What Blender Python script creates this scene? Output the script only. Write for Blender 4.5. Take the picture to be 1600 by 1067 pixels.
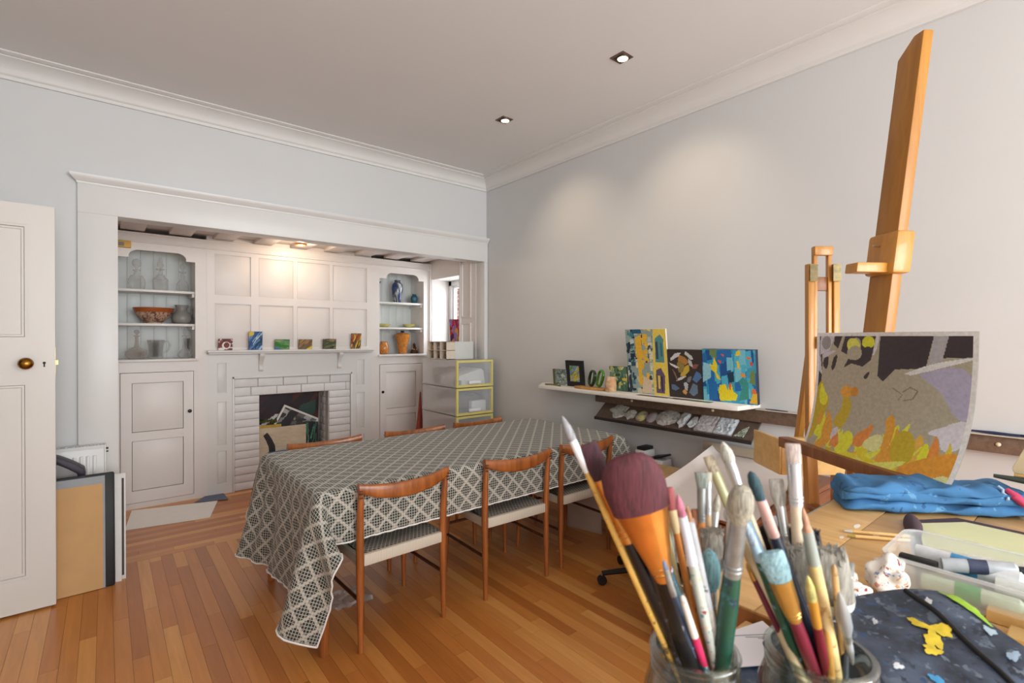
import bpy, bmesh, math, random
import numpy as np
from mathutils import Vector, Matrix

for o in list(bpy.data.objects):
    bpy.data.objects.remove(o, do_unlink=True)
SC = bpy.context.scene
COL = SC.collection
PI = math.pi

# ------------------------------------------------------------------ camera
cam = bpy.data.cameras.new('camera')
cam.sensor_width = 36.0
cam.lens = 774.5013 / 1600 * 36.0
cam.clip_start = 0.02
cam.dof.use_dof = True
cam.dof.focus_distance = 3.2
cam.dof.aperture_fstop = 7.0
camo = bpy.data.objects.new('camera', cam)
COL.objects.link(camo)
yaw, pit, rol = (math.radians(a) for a in (39.39838521, -0.33178724, 0.08748969))
fw = Vector((math.sin(yaw) * math.cos(pit), math.cos(yaw) * math.cos(pit), math.sin(pit)))
rt = Vector((math.cos(yaw), -math.sin(yaw), 0))
up = rt.cross(fw)
rt2 = rt * math.cos(rol) + up * math.sin(rol)
up2 = -rt * math.sin(rol) + up * math.cos(rol)
m = Matrix((rt2, up2, -fw)).transposed().to_4x4()
m.translation = Vector((0, 0, 1.45))
camo.matrix_world = m
SC.camera = camo

# ------------------------------------------------------------------ world, light, exposure
SC.view_settings.view_transform = 'Standard'
SC.view_settings.look = 'None'
SC.view_settings.gamma = 1.0
SC.view_settings.use_curve_mapping = False
SC.view_settings.exposure = -0.12
W = bpy.data.worlds.new('overcast_sky')
SC.world = W
W.use_nodes = True
W.node_tree.nodes['Background'].inputs[0].default_value = (0.80, 0.88, 1.0, 1)
W.node_tree.nodes['Background'].inputs[1].default_value = 1.6


def area(name, loc, look, sx, sy, power, col):
    l = bpy.data.lights.new(name, 'AREA')
    l.shape = 'RECTANGLE'
    l.size, l.size_y, l.energy, l.color = sx, sy, power, col
    o = bpy.data.objects.new(name, l)
    COL.objects.link(o)
    o.location = loc
    o.rotation_euler = Vector(look).to_track_quat('-Z', 'Y').to_euler()
    return o


# daylight entering through the two windows of the place
area('daylight_main_window', (1.2, -3.36, 1.75), (0, 1, 0.05), 3.5, 2.3, 330, (0.965, 0.985, 1.0))
area('daylight_alcove_window', (3.52, 4.95, 1.75), (-1, 0, -0.1), 0.6, 0.9, 19, (0.95, 0.98, 1.0))


# ------------------------------------------------------------------ helpers
def lin(c):
    r = []
    for v in c[:3]:
        v = v / 255.0
        r.append(v / 12.92 if v <= 0.04045 else ((v + 0.055) / 1.055) ** 2.4)
    return (r[0], r[1], r[2], 1.0)


class MB:
    def __init__(s):
        s.v, s.f = [], []

    def add(s, vs, fs):
        n = len(s.v)
        s.v += [tuple(float(a) for a in p) for p in vs]
        s.f += [tuple(i + n for i in f) for f in fs]
        return s

    def box(s, x0, x1, y0, y1, z0, z1):
        return s.add([(x0, y0, z0), (x1, y0, z0), (x1, y1, z0), (x0, y1, z0), (x0, y0, z1), (x1, y0, z1), (x1, y1, z1), (x0, y1, z1)],
                     [(0, 3, 2, 1), (4, 5, 6, 7), (0, 1, 5, 4), (1, 2, 6, 5), (2, 3, 7, 6), (3, 0, 4, 7)])

    def obox(s, c, ax, ay, az, hx, hy, hz):
        c, ax, ay, az = Vector(c), Vector(ax).normalized(), Vector(ay).normalized(), Vector(az).normalized()
        vs = []
        for k in (-1, 1):
            for (i, j) in ((-1, -1), (1, -1), (1, 1), (-1, 1)):
                vs.append(c + ax * hx * i + ay * hy * j + az * hz * k)
        return s.add(vs, [(0, 3, 2, 1), (4, 5, 6, 7), (0, 1, 5, 4), (1, 2, 6, 5), (2, 3, 7, 6), (3, 0, 4, 7)])

    def bar(s, a, b, w, t, ref=(0, 0, 1)):
        a, b = Vector(a), Vector(b)
        d = (b - a).normalized()
        ref = Vector(ref)
        sx = d.cross(ref)
        if sx.length < 1e-4:
            sx = d.cross(Vector((1, 0, 0)))
        sx.normalize()
        sy = sx.cross(d)
        return s.obox((a + b) / 2, sx, sy, d, w / 2, t / 2, (b - a).length / 2)

    def tube(s, pts, rad, n=10, cap=True, flat=1.0, ref=None):
        pts = [Vector(p) for p in pts]
        if not hasattr(rad, '__len__'):
            rad = [rad] * len(pts)
        rings, prev = [], None
        for i, p in enumerate(pts):
            d = (pts[min(i + 1, len(pts) - 1)] - pts[max(i - 1, 0)])
            d.normalize()
            if prev is None:
                r = Vector(ref) if ref else (Vector((0, 0, 1)) if abs(d.z) < .9 else Vector((1, 0, 0)))
            else:
                r = prev
            a = (r - d * r.dot(d)).normalized()
            b = d.cross(a)
            prev = a
            rings.append([p + (a * math.cos(t) + b * flat * math.sin(t)) * rad[i] for t in [2 * PI * k / n for k in range(n)]])
        vs = [q for r in rings for q in r]
        fs = []
        for i in range(len(pts) - 1):
            for k in range(n):
                fs.append((i * n + k, i * n + (k + 1) % n, (i + 1) * n + (k + 1) % n, (i + 1) * n + k))
        if cap:
            fs.append(tuple(reversed(range(n))))
            fs.append(tuple((len(pts) - 1) * n + k for k in range(n)))
        return s.add(vs, fs)

    def lathe(s, prof, c=(0, 0, 0), n=20, sx=1, sy=1):
        vs, fs = [], []
        for (r, z) in prof:
            for k in range(n):
                t = 2 * PI * k / n
                vs.append((c[0] + max(r, 1e-4) * math.cos(t) * sx, c[1] + max(r, 1e-4) * math.sin(t) * sy, c[2] + z))
        for i in range(len(prof) - 1):
            for k in range(n):
                fs.append((i * n + k, i * n + (k + 1) % n, (i + 1) * n + (k + 1) % n, (i + 1) * n + k))
        fs.append(tuple(reversed(range(n))))
        fs.append(tuple((len(prof) - 1) * n + k for k in range(n)))
        return s.add(vs, fs)

    def prism(s, poly, fn, d):
        """poly: 2D points; fn(a,b,k)->3D, k in (0,d)"""
        n = len(poly)
        vs = [fn(a, b, 0) for a, b in poly] + [fn(a, b, d) for a, b in poly]
        fs = [tuple(range(n)), tuple(reversed(range(n, 2 * n)))]
        for i in range(n):
            j = (i + 1) % n
            fs.append((i, i + n, j + n, j))
        return s.add(vs, fs)

    def frame(s, x0, x1, z0, z1, w, y0, y1, wi=0):
        """mitred picture-frame ring in the xz plane, from y0 (front) to y1 (back); wi bevels the inner front edge"""
        vs = []
        for (y, e) in ((y0, 0), (y1, 0)):
            vs += [(x0, y, z0), (x1, y, z0), (x1, y, z1), (x0, y, z1)]
            k = w - (wi if y == y0 else 0)
            vs += [(x0 + k, y, z0 + k), (x1 - k, y, z0 + k), (x1 - k, y, z1 - k), (x0 + k, y, z1 - k)]
        fs = []
        for k in range(4):
            j = (k + 1) % 4
            fs += [(k, j, 4 + j, 4 + k), (8 + k, 12 + k, 12 + j, 8 + j), (k, 8 + k, 8 + j, j), (4 + k, 4 + j, 12 + j, 12 + k)]
        return s.add(vs, fs)

    def grid(s, fn, nu, nv, closed=False):
        vs = [fn(i / nu, j / nv) for j in range(nv + 1) for i in range(nu + 1)]
        fs = [(j * (nu + 1) + i, j * (nu + 1) + i + 1, (j + 1) * (nu + 1) + i + 1, (j + 1) * (nu + 1) + i) for j in range(nv) for i in range(nu)]
        return s.add(vs, fs)

    def mesh(s, name, mat, smooth=40, bevel=0, off=(0, 0, 0)):
        me = bpy.data.meshes.new(name)
        o = Vector(off)
        me.from_pydata([tuple(Vector(p) - o) for p in s.v], [], s.f)
        bm = bmesh.new()
        bm.from_mesh(me)
        bmesh.ops.recalc_face_normals(bm, faces=bm.faces)
        if bevel:
            bmesh.ops.bevel(bm, geom=[e for e in bm.edges if e.is_manifold and e.calc_face_angle(0) > .5], offset=bevel, segments=2, affect='EDGES', profile=.5)
        bm.to_mesh(me)
        bm.free()
        if smooth:
            me.polygons.foreach_set('use_smooth', [True] * len(me.polygons))
            me.set_sharp_from_angle(angle=math.radians(smooth))
        if mat:
            me.materials.append(mat)
        return me


def wloc(o):
    v = Vector((0, 0, 0))
    while o:
        v += o.location
        o = o.parent
    return v


def part(mb, name, mat, parent, world=False, smooth=40, bevel=0, label=None, kind=None):
    me = mb.mesh(name, mat, smooth, bevel, wloc(parent) if world else (0, 0, 0))
    o = bpy.data.objects.new(name, me)
    COL.objects.link(o)
    o.parent = parent
    if label:
        o['label'] = label
    if kind:
        o['kind'] = kind
    return o


def tag(o, label, cat, group=None):
    o['label'] = label
    o['category'] = cat
    if group:
        o['group'] = group
    return o


def thing(name, label, cat, loc=(0, 0, 0), rz=0, group=None):
    o = bpy.data.objects.new(name, None)
    o.empty_display_size = .05
    COL.objects.link(o)
    o.location = loc
    o.rotation_euler = (0, 0, rz)
    return tag(o, label, cat, group)


def solo(mb, name, mat, label, cat, group=None, smooth=40, bevel=0):
    a = np.array(mb.v)
    lo, hi = a.min(0), a.max(0)
    off = ((lo[0] + hi[0]) / 2, (lo[1] + hi[1]) / 2, lo[2])
    me = mb.mesh(name, mat, smooth, bevel, off)
    o = bpy.data.objects.new(name, me)
    COL.objects.link(o)
    o.location = off
    return tag(o, label, cat, group)


def struct(mb, name, mat, label, parent=None, smooth=30, bevel=0):
    me = mb.mesh(name, mat, smooth, bevel)
    o = bpy.data.objects.new(name, me)
    COL.objects.link(o)
    o['kind'] = 'structure'
    o['label'] = label
    if parent:
        o.parent = parent
    return o


def copy_tree(o, parent=None):
    c = o.copy()
    COL.objects.link(c)
    c.parent = parent
    for ch in list(o.children):
        copy_tree(ch, c)
    return c


# ------------------------------------------------------------------ materials
MATS = {}


def newmat(name):
    m = bpy.data.materials.new(name)
    m.use_nodes = True
    nt = m.node_tree
    b = nt.nodes['Principled BSDF']
    return m, nt, b


def nd(nt, t, **kw):
    n = nt.nodes.new(t)
    for k, v in kw.items():
        setattr(n, k, v)
    return n


def mth(nt, op, a, b=None, c=None):
    n = nt.nodes.new('ShaderNodeMath')
    n.operation = op
    for i, x in enumerate((a, b, c)):
        if x is None:
            continue
        if isinstance(x, (int, float)):
            n.inputs[i].default_value = x
        else:
            nt.links.new(x, n.inputs[i])
    return n.outputs[0]


def mixc(nt, fac, a, b):
    n = nt.nodes.new('ShaderNodeMix')
    n.data_type = 'RGBA'
    for i, x in ((0, fac), (6, a), (7, b)):
        if isinstance(x, (int, float)):
            n.inputs[i].default_value = x
        elif isinstance(x, tuple):
            n.inputs[i].default_value = x
        else:
            nt.links.new(x, n.inputs[i])
    return n.outputs[2]


def noise(nt, vec, scale, detail=3, rough=.55, dist=0):
    n = nd(nt, 'ShaderNodeTexNoise')
    n.inputs['Scale'].default_value = scale
    n.inputs['Detail'].default_value = detail
    n.inputs['Roughness'].default_value = rough
    n.inputs['Distortion'].default_value = dist
    if vec is not None:
        nt.links.new(vec, n.inputs['Vector'])
    return n.outputs['Fac']


def coords(nt, kind='Object', scale=(1, 1, 1), rnd=False):
    if kind == 'World':
        v = nd(nt, 'ShaderNodeNewGeometry').outputs['Position']
    else:
        v = nd(nt, 'ShaderNodeTexCoord').outputs[kind]
    mp = nd(nt, 'ShaderNodeMapping')
    mp.inputs['Scale'].default_value = scale
    nt.links.new(v, mp.inputs['Vector'])
    if rnd:
        oi = nd(nt, 'ShaderNodeObjectInfo')
        r = mth(nt, 'MULTIPLY', oi.outputs['Random'], 57.0)
        nt.links.new(r, mp.inputs['Location'])
    return mp.outputs['Vector']


def ramp(nt, fac, stops):
    n = nd(nt, 'ShaderNodeValToRGB')
    cr = n.color_ramp
    while len(cr.elements) < len(stops):
        cr.elements.new(.5)
    for e, (p, c) in zip(cr.elements, stops):
        e.position = p
        e.color = c
    nt.links.new(fac, n.inputs[0])
    return n.outputs[0]


def bumpn(nt, b, h, strength, dist=.01):
    n = nd(nt, 'ShaderNodeBump')
    n.inputs['Strength'].default_value = strength
    n.inputs['Distance'].default_value = dist
    nt.links.new(h, n.inputs['Height'])
    nt.links.new(n.outputs[0], b.inputs['Normal'])


def pm(name, col, rough=.5, metal=0, var=.08, scale=12, bump=0, bscale=60, spec=.5, trans=0, alpha=1, coat=0, ior=1.45):
    """plain material with a little procedural tone variation and relief"""
    if name in MATS:
        return MATS[name]
    m, nt, b = newmat(name)
    c = lin(col)
    vec = coords(nt, 'Object')
    if var > 0:
        f = noise(nt, vec, scale)
        lo = tuple(max(0, x * (1 - var)) for x in c[:3]) + (1,)
        hi = tuple(min(1, x * (1 + var)) for x in c[:3]) + (1,)
        nt.links.new(ramp(nt, f, [(.3, lo), (.7, hi)]), b.inputs['Base Color'])
    else:
        b.inputs['Base Color'].default_value = c
    b.inputs['Roughness'].default_value = rough
    b.inputs['Metallic'].default_value = metal
    b.inputs['Specular IOR Level'].default_value = spec
    b.inputs['Transmission Weight'].default_value = trans
    b.inputs['Alpha'].default_value = alpha
    b.inputs['Coat Weight'].default_value = coat
    b.inputs['IOR'].default_value = ior
    if bump:
        bumpn(nt, b, noise(nt, vec, bscale, 4), bump, .004)
    MATS[name] = m
    return m


def wood(name, dark, light, rough=.4, scale=(22, 22, 2), coat=0, kind='Object', rnd=True, bump=.1, spec=.5):
    if name in MATS:
        return MATS[name]
    m, nt, b = newmat(name)
    vec = coords(nt, kind, scale, rnd)
    f = noise(nt, vec, 1.0, 5, .6, .6)
    col = ramp(nt, f, [(.28, lin(dark)), (.72, lin(light))])
    nt.links.new(col, b.inputs['Base Color'])
    b.inputs['Roughness'].default_value = rough
    b.inputs['Coat Weight'].default_value = coat
    b.inputs['Specular IOR Level'].default_value = spec
    if bump:
        bumpn(nt, b, f, bump, .002)
    MATS[name] = m
    return m


def speckled(name, base, spots, rough=.5, scale=40, amount=.5, seed=0, bump=0, vary=.12):
    """paint-splattered surface: base colour with voronoi / noise patches"""
    if name in MATS:
        return MATS[name]
    m, nt, b = newmat(name)
    vec = coords(nt, 'Object')
    c = lin(base)
    f0 = noise(nt, vec, scale * .4, 4)
    col = ramp(nt, f0, [(.3, tuple(x * (1 - vary) for x in c[:3]) + (1,)), (.7, tuple(min(1, x * (1 + 2 * vary)) for x in c[:3]) + (1,))])
    for i, sp in enumerate(spots):
        mp = nd(nt, 'ShaderNodeMapping')
        mp.inputs['Location'].default_value = (3.1 * i + seed, 1.7 * i - seed, 2.3 * i)
        nt.links.new(vec, mp.inputs['Vector'])
        f = noise(nt, mp.outputs[0], scale * (1 + .23 * i), 3, .6, .4)
        th = .66 - .1 * amount
        mask = ramp(nt, f, [(th, (0, 0, 0, 1)), (th + .03, (1, 1, 1, 1))])
        col = mixc(nt, mask, col, lin(sp))
    nt.links.new(col, b.inputs['Base Color'])
    b.inputs['Roughness'].default_value = rough
    if bump:
        bumpn(nt, b, f0, bump, .004)
    MATS[name] = m
    return m


def abstract(name, cols, scale=8, stretch=(1, 1, 1), rough=.5, dist=1.5, rot=0):
    """small abstract paintings: bands of colour from a distorted noise"""
    m, nt, b = newmat(name)
    v = nd(nt, 'ShaderNodeTexCoord').outputs['Object']
    mp = nd(nt, 'ShaderNodeMapping')
    mp.inputs['Scale'].default_value = stretch
    mp.inputs['Rotation'].default_value = (0, rot, 0)
    nt.links.new(v, mp.inputs['Vector'])
    f = noise(nt, mp.outputs[0], scale, 3, .55, dist)
    n = len(cols)
    st = [(.26 + .48 * i / max(1, n - 1), lin(c)) for i, c in enumerate(cols)]
    nt.links.new(ramp(nt, f, st), b.inputs['Base Color'])
    b.inputs['Roughness'].default_value = rough
    return m


def glassy(name, tint, rough=.03, thin=.75, pale=False):
    """clear glass that lets daylight through: mostly transparent with glossy reflection, or edge brightness painted in when pale"""
    if name in MATS:
        return MATS[name]
    m = bpy.data.materials.new(name)
    m.use_nodes = True
    nt = m.node_tree
    nt.nodes.clear()
    out = nd(nt, 'ShaderNodeOutputMaterial')
    tr = nd(nt, 'ShaderNodeBsdfTransparent')
    tr.inputs[0].default_value = lin(tint)
    if pale:
        gl = nd(nt, 'ShaderNodeBsdfPrincipled')
        gl.inputs['Base Color'].default_value = (.72, .72, .72, 1)  # pale body colour stands in for bright reflections at the glass edges
        gl.inputs['Specular IOR Level'].default_value = 1.0
    else:
        gl = nd(nt, 'ShaderNodeBsdfGlossy')
    gl.inputs['Roughness'].default_value = rough
    lw = nd(nt, 'ShaderNodeLayerWeight')
    lw.inputs[0].default_value = 1 - thin
    mx = nd(nt, 'ShaderNodeMixShader')
    nt.links.new(lw.outputs['Facing'], mx.inputs[0])
    nt.links.new(tr.outputs[0], mx.inputs[1])
    nt.links.new(gl.outputs[0], mx.inputs[2])
    nt.links.new(mx.outputs[0], out.inputs[0])
    MATS[name] = m
    return m


def painted(name='painted_colours', rough=.55):
    """reads the colours painted on the sheet (per-face colours of flat artwork)"""
    if name in MATS:
        return MATS[name]
    m, nt, b = newmat(name)
    at = nd(nt, 'ShaderNodeVertexColor')
    at.layer_name = 'Col'
    f = noise(nt, coords(nt, 'Object'), 90, 3)
    dk = ramp(nt, f, [(.3, (.80, .80, .80, 1)), (.7, (1, 1, 1, 1))])
    mul = nd(nt, 'ShaderNodeMix')
    mul.data_type = 'RGBA'
    mul.blend_type = 'MULTIPLY'
    mul.inputs[0].default_value = 1
    nt.links.new(at.outputs[0], mul.inputs[6])
    nt.links.new(dk, mul.inputs[7])
    nt.links.new(mul.outputs[2], b.inputs['Base Color'])
    b.inputs['Roughness'].default_value = rough
    MATS[name] = m
    return m


def raster(nx, ny, base, layers):
    U, V = np.meshgrid((np.arange(nx) + .5) / nx, (np.arange(ny) + .5) / ny)
    img = np.zeros((ny, nx, 3))
    img[:] = lin(base)[:3]
    for L in layers:
        k, col = L[0], np.array(lin(L[1])[:3])
        if k == 'p':
            P = L[2]
            ins = np.zeros(U.shape, bool)
            j = len(P) - 1
            for i in range(len(P)):
                xi, yi = P[i]
                xj, yj = P[j]
                c = ((yi > V) != (yj > V)) & (U < (xj - xi) * (V - yi) / ((yj - yi) + 1e-12) + xi)
                ins ^= c
                j = i
        elif k == 'e':
            cu, cv, ru, rv, a = L[2]
            du, dv = U - cu, V - cv
            x = du * math.cos(a) + dv * math.sin(a)
            y = -du * math.sin(a) + dv * math.cos(a)
            ins = (x / ru) ** 2 + (y / rv) ** 2 < 1
        elif k == 'l':
            ins = np.zeros(U.shape, bool)
            pts, w = L[2], L[3]
            for (a, b) in zip(pts[:-1], pts[1:]):
                a, b = np.array(a), np.array(b)
                d = b - a
                t = np.clip(((U - a[0]) * d[0] + (V - a[1]) * d[1]) / (d @ d + 1e-9), 0, 1)
                ins |= np.hypot(U - a[0] - t * d[0], V - a[1] - t * d[1]) < w
        img[ins] = col
    return img


def art_mesh(name, img, fn):
    ny, nx = img.shape[:2]
    vs = [tuple(fn(i / nx, j / ny)) for j in range(ny + 1) for i in range(nx + 1)]
    fs = [(j * (nx + 1) + i, j * (nx + 1) + i + 1, (j + 1) * (nx + 1) + i + 1, (j + 1) * (nx + 1) + i) for j in range(ny) for i in range(nx)]
    me = bpy.data.meshes.new(name)
    me.from_pydata(vs, [], fs)
    ca = me.color_attributes.new('Col', 'FLOAT_COLOR', 'CORNER')
    c = np.ones((ny * nx, 4, 4), np.float32)
    c[:, :, :3] = img.reshape(-1, 1, 3)
    ca.data.foreach_set('color', c.ravel())
    me.polygons.foreach_set('use_smooth', [True] * len(me.polygons))
    me.materials.append(painted())
    return me


M_WALL = pm('wall_paint', (209, 208, 207), .42, var=.012, scale=2, bump=.03, bscale=40)
M_TRIM = pm('white_gloss_paint', (222, 219, 216), .35, var=.012, scale=3, bump=.03, bscale=30)
M_CEIL = pm('ceiling_paint', (228, 226, 225), .7, var=.01, scale=2)
M_ALC = pm('alcove_cream_paint', (227, 220, 216), .4, var=.015, scale=4, bump=.03, bscale=30)
M_DOOR = pm('door_paint', (216, 210, 203), .35, var=.012, scale=3, bump=.03, bscale=30)
M_BRICKW = pm('white_painted_brick', (224, 221, 220), .45, var=.03, scale=14, bump=.5, bscale=45)
M_BLACK = pm('matte_black', (22, 22, 24), .5, var=.2)
M_BRASS = pm('aged_brass', (140, 98, 40), .28, 1, var=.3, scale=30)
M_STEEL = pm('steel', (190, 190, 192), .3, 1, var=.08)

# ================================================================== STRUCTURE
XR, YB, H = 3.10, 4.20, 3.10          # right wall, back wall, ceiling
XL, YF = -1.05, -3.20                 # left wall, wall behind the viewer
YA = 5.28                             # fireplace wall of the alcove

# ---- floor with strips
fb = MB().box(-2.3, 3.25, YF - .1, 5.7, -.06, -.004)
floor = struct(fb, 'floor', pm('floor_gap', (70, 38, 16), .6, var=.1), 'orange-brown varnished hardwood strip floor')


def floor_mat(name, island):
    m, nt, b = newmat(name)
    geo = nd(nt, 'ShaderNodeNewGeometry')
    r = geo.outputs['Random Per Island'] if island else nd(nt, 'ShaderNodeObjectInfo').outputs['Random']
    tc = nd(nt, 'ShaderNodeTexCoord')
    mp = nd(nt, 'ShaderNodeMapping')
    mp.inputs['Scale'].default_value = (34, 2.2, 1) if name != 'alcove_strip' else (2.2, 34, 1)
    nt.links.new(geo.outputs['Position'], mp.inputs['Vector'])
    off = mth(nt, 'MULTIPLY', r, 91.0)
    nt.links.new(off, mp.inputs['Location'])
    f = noise(nt, mp.outputs[0], 1.0, 5, .6, .8)
    base = ramp(nt, r, [(0, lin((178, 108, 48))), (.3, lin((200, 126, 60))), (.7, lin((212, 142, 72))), (1, lin((230, 166, 94)))])
    g = ramp(nt, f, [(.25, (.84, .80, .76, 1)), (.75, (1.06, 1.04, 1.0, 1))])
    mul = nd(nt, 'ShaderNodeMix')
    mul.data_type = 'RGBA'
    mul.blend_type = 'MULTIPLY'
    mul.inputs[0].default_value = 1
    nt.links.new(base, mul.inputs[6])
    nt.links.new(g, mul.inputs[7])
    nt.links.new(mul.outputs[2], b.inputs['Base Color'])
    b.inputs['Roughness'].default_value = .32
    b.inputs['Coat Weight'].default_value = .25
    b.inputs['Coat Roughness'].default_value = .18
    return m


FM, FMS, FMA = floor_mat('floor_strip', False), floor_mat('floor_strip_far', True), floor_mat('alcove_strip', True)
rng = random.Random(4)
planks = []
SW = .0635
x = XL
while x < XR:
    y = YF - rng.random() * .9
    while y < 4.02:
        L = rng.uniform(.55, 1.35)
        y0, y1 = max(y, YF), min(y + L, 4.02)
        if y1 - y0 > .02:
            planks.append((x, min(x + SW, XR), y0, y1))
        y += L
    x += SW


def in_view(p):
    cx, cy = (p[0] + p[1]) / 2, (p[2] + p[3]) / 2
    d = cx * fw.x + cy * fw.y
    l = cx * rt.x + cy * rt.y
    return d > 1.6 and -1.1 < l / d < 0.55


vis = sorted([p for p in planks if in_view(p)], key=lambda p: math.hypot((p[0] + p[1]) / 2, (p[2] + p[3]) / 2))[:285]
vs_ = set(vis)
unit = MB().box(0, 1, 0, 1, 0, 1).mesh('floor_strip', FM, 0)
for p in vis:
    o = bpy.data.objects.new('floor_strip', unit)
    COL.objects.link(o)
    o.parent = floor
    o.location = (p[0] + .0005, p[2] + .0006, -.005)
    o.scale = (p[1] - p[0] - .001, p[3] - p[2] - .0012, .005 + rng.uniform(-.0002, .0002))
rest = MB()
for p in planks:
    if p not in vs_:
        rest.box(p[0] + .0005, p[1] - .0005, p[2] + .0006, p[3] - .0006, -.005, 0)
part(rest, 'floor_strips_beyond', FMS, floor, kind='stuff', smooth=0)
alc = MB()
y = 4.02
while y < YA + .05:
    x = -.2 - rng.random()
    while x < 3.2:
        L = rng.uniform(.6, 1.4)
        alc.box(max(x, -.25) + .0006, max(-.24, min(x + L, 3.2)) - .0006, y + .0005, y + SW - .0005, -.005, 0)
        x += L
    y += SW
part(alc, 'alcove_floor_strips', FMA, floor, kind='stuff', smooth=0)

# ---- room walls
wr = MB().box(XR, XR + .12, YF - .12, YB + .1, 0, H)
wall_right = struct(wr, 'wall_right', M_WALL, 'long light grey painted wall on the right')
wb = MB().box(-2.35, -.10, YB, YB + .12, 0, H).box(-.10, XR, YB, YB + .12, 2.30, H)
wall_back = struct(wb, 'wall_back', M_WALL, 'light grey wall above and beside the alcove opening')
# left wall with the doorway in which the panelled door hangs, and a closed passage behind it
wl = MB().box(XL - .12, XL, YF - .12, 2.82, 0, H).box(XL - .12, XL, 3.66, YB, 0, H).box(XL - .12, XL, 2.82, 3.66, 2.19, H)
struct(wl, 'wall_left', M_WALL, 'light grey wall with the doorway')
wh = MB().box(-2.35, -2.25, 2.3, YB, 0, H).box(-2.35, XL - .12, 2.2, 2.3, 0, H)
struct(wh, 'wall_passage', M_WALL, 'wall of the passage beyond the door')
# wall behind the viewer with the big window
wn = MB().box(XL, -.6, YF - .12, YF, 0, H).box(3.0, XR, YF - .12, YF, 0, H).box(-.6, 3.0, YF - .12, YF, 0, .55).box(-.6, 3.0, YF - .12, YF, 2.92, H)
struct(wn, 'wall_front', M_WALL, 'light grey wall with the large window behind the viewer')
M_PANE = glassy('window_glass', (250, 252, 252), .02, .93)
wf = MB()
for (a, b) in ((-.6, -.54), (.57, .63), (1.77, 1.83), (2.94, 3.0)):
    wf.box(a, b, YF - .1, YF - .03, .55, 2.92)
wf.box(-.6, 3.0, YF - .1, YF - .03, .55, .62).box(-.6, 3.0, YF - .1, YF - .03, 2.85, 2.92).box(-.6, 3.0, YF - .1, YF - .03, 2.2, 2.25)
w2 = struct(wf, 'window_2', M_TRIM, 'large white framed window behind the viewer')
for (a, b) in ((-.54, .57), (.63, 1.77), (1.83, 2.94)):
    for (c, d) in ((.62, 2.2), (2.25, 2.85)):
        part(MB().box(a, b, YF - .07, YF - .064, c, d), 'pane', M_PANE, w2)
cl = MB().box(-2.35, XR + .12, YF - .12, YB + .12, H, H + .08)
ceiling = struct(cl, 'ceiling', M_CEIL, 'plain pale ceiling of the room')

# ---- cornice (profile swept along the walls)
prof = [(0, 2.985), (.018, 2.985), (.018, 3.005), (.026, 3.010), (.030, 3.018), (.036, 3.034), (.052, 3.052), (.078, 3.068), (.108, 3.078), (.118, 3.080),
        (.118, 3.086), (.128, 3.086), (.150, 3.090), (.160, 3.094), (.160, 3.10), (0, 3.10)]


def cornice(name, pts, label):
    mb = MB()
    n = len(prof)
    vs = []
    for i, (px, py, nx, ny) in enumerate(pts):
        for (d, z) in prof:
            vs.append((px + nx * d, py + ny * d, z))
    fs = []
    for i in range(len(pts) - 1):
        for k in range(n):
            fs.append((i * n + k, i * n + (k + 1) % n, (i + 1) * n + (k + 1) % n, (i + 1) * n + k))
    mb.add(vs, fs)
    return struct(mb, name, M_TRIM, label, smooth=35)


cornice('trim_1', [(XL, YB, 1, -1), (XR, YB, -1, -1)], 'white moulded cornice along the back wall')
cornice('trim_2', [(XR, YB, -1, -1), (XR, YF, -1, 1)], 'white moulded cornice along the right wall')
cornice('trim_3', [(XR, YF, -1, 1), (XL, YF, 1, 1), (XL, YB, 1, -1)], 'white moulded cornice behind the viewer')

# ---- casing of the alcove opening
cs = MB().box(-.133, .068, YB - .028, YB + .13, 0, 2.25)
cs.box(-.133, XR - .003, YB - .028, YB + .13, 2.25, 2.45)
cs.box(3.055, XR - .003, YB - .028, YB + .13, 0, 2.25)
casing = struct(cs, 'trim_4', M_TRIM, 'wide flat white casing around the alcove opening', bevel=.002)
cp = MB()
pp = [(0, 2.435), (.034, 2.435), (.036, 2.445), (.045, 2.452), (.055, 2.464), (.064, 2.474), (.066, 2.490), (0, 2.490)]
vs = []
for (x, e) in ((-.133, -1), (XR - .004, 0)):
    for (d, z) in pp:
        vs.append((x + e * max(0, d - .03), YB - d, z))
n = len(pp)
cp.add(vs, [(k, (k + 1) % n, n + (k + 1) % n, n + k) for k in range(n)] + [tuple(range(n)), tuple(range(n, 2 * n))])
part(cp, 'cap_moulding', M_TRIM, casing, smooth=35)

# ---- skirting boards
sk = MB().box(XR - .02, XR, YF, YB, 0, .16)
struct(sk, 'baseboard_right', M_TRIM, 'white skirting board along the right wall', bevel=.003)
sk = MB().box(XL, -.135, YB - .02, YB, 0, .16)
struct(sk, 'baseboard_back', M_TRIM, 'white skirting board left of the alcove', bevel=.003)

# ---- alcove shell
XA = 3.05
al = MB().box(-.14, 0.0, YB + .12, 5.7, 0, 2.5)
struct(al, 'wall_alcove_left', M_ALC, 'white side wall of the alcove')
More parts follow.
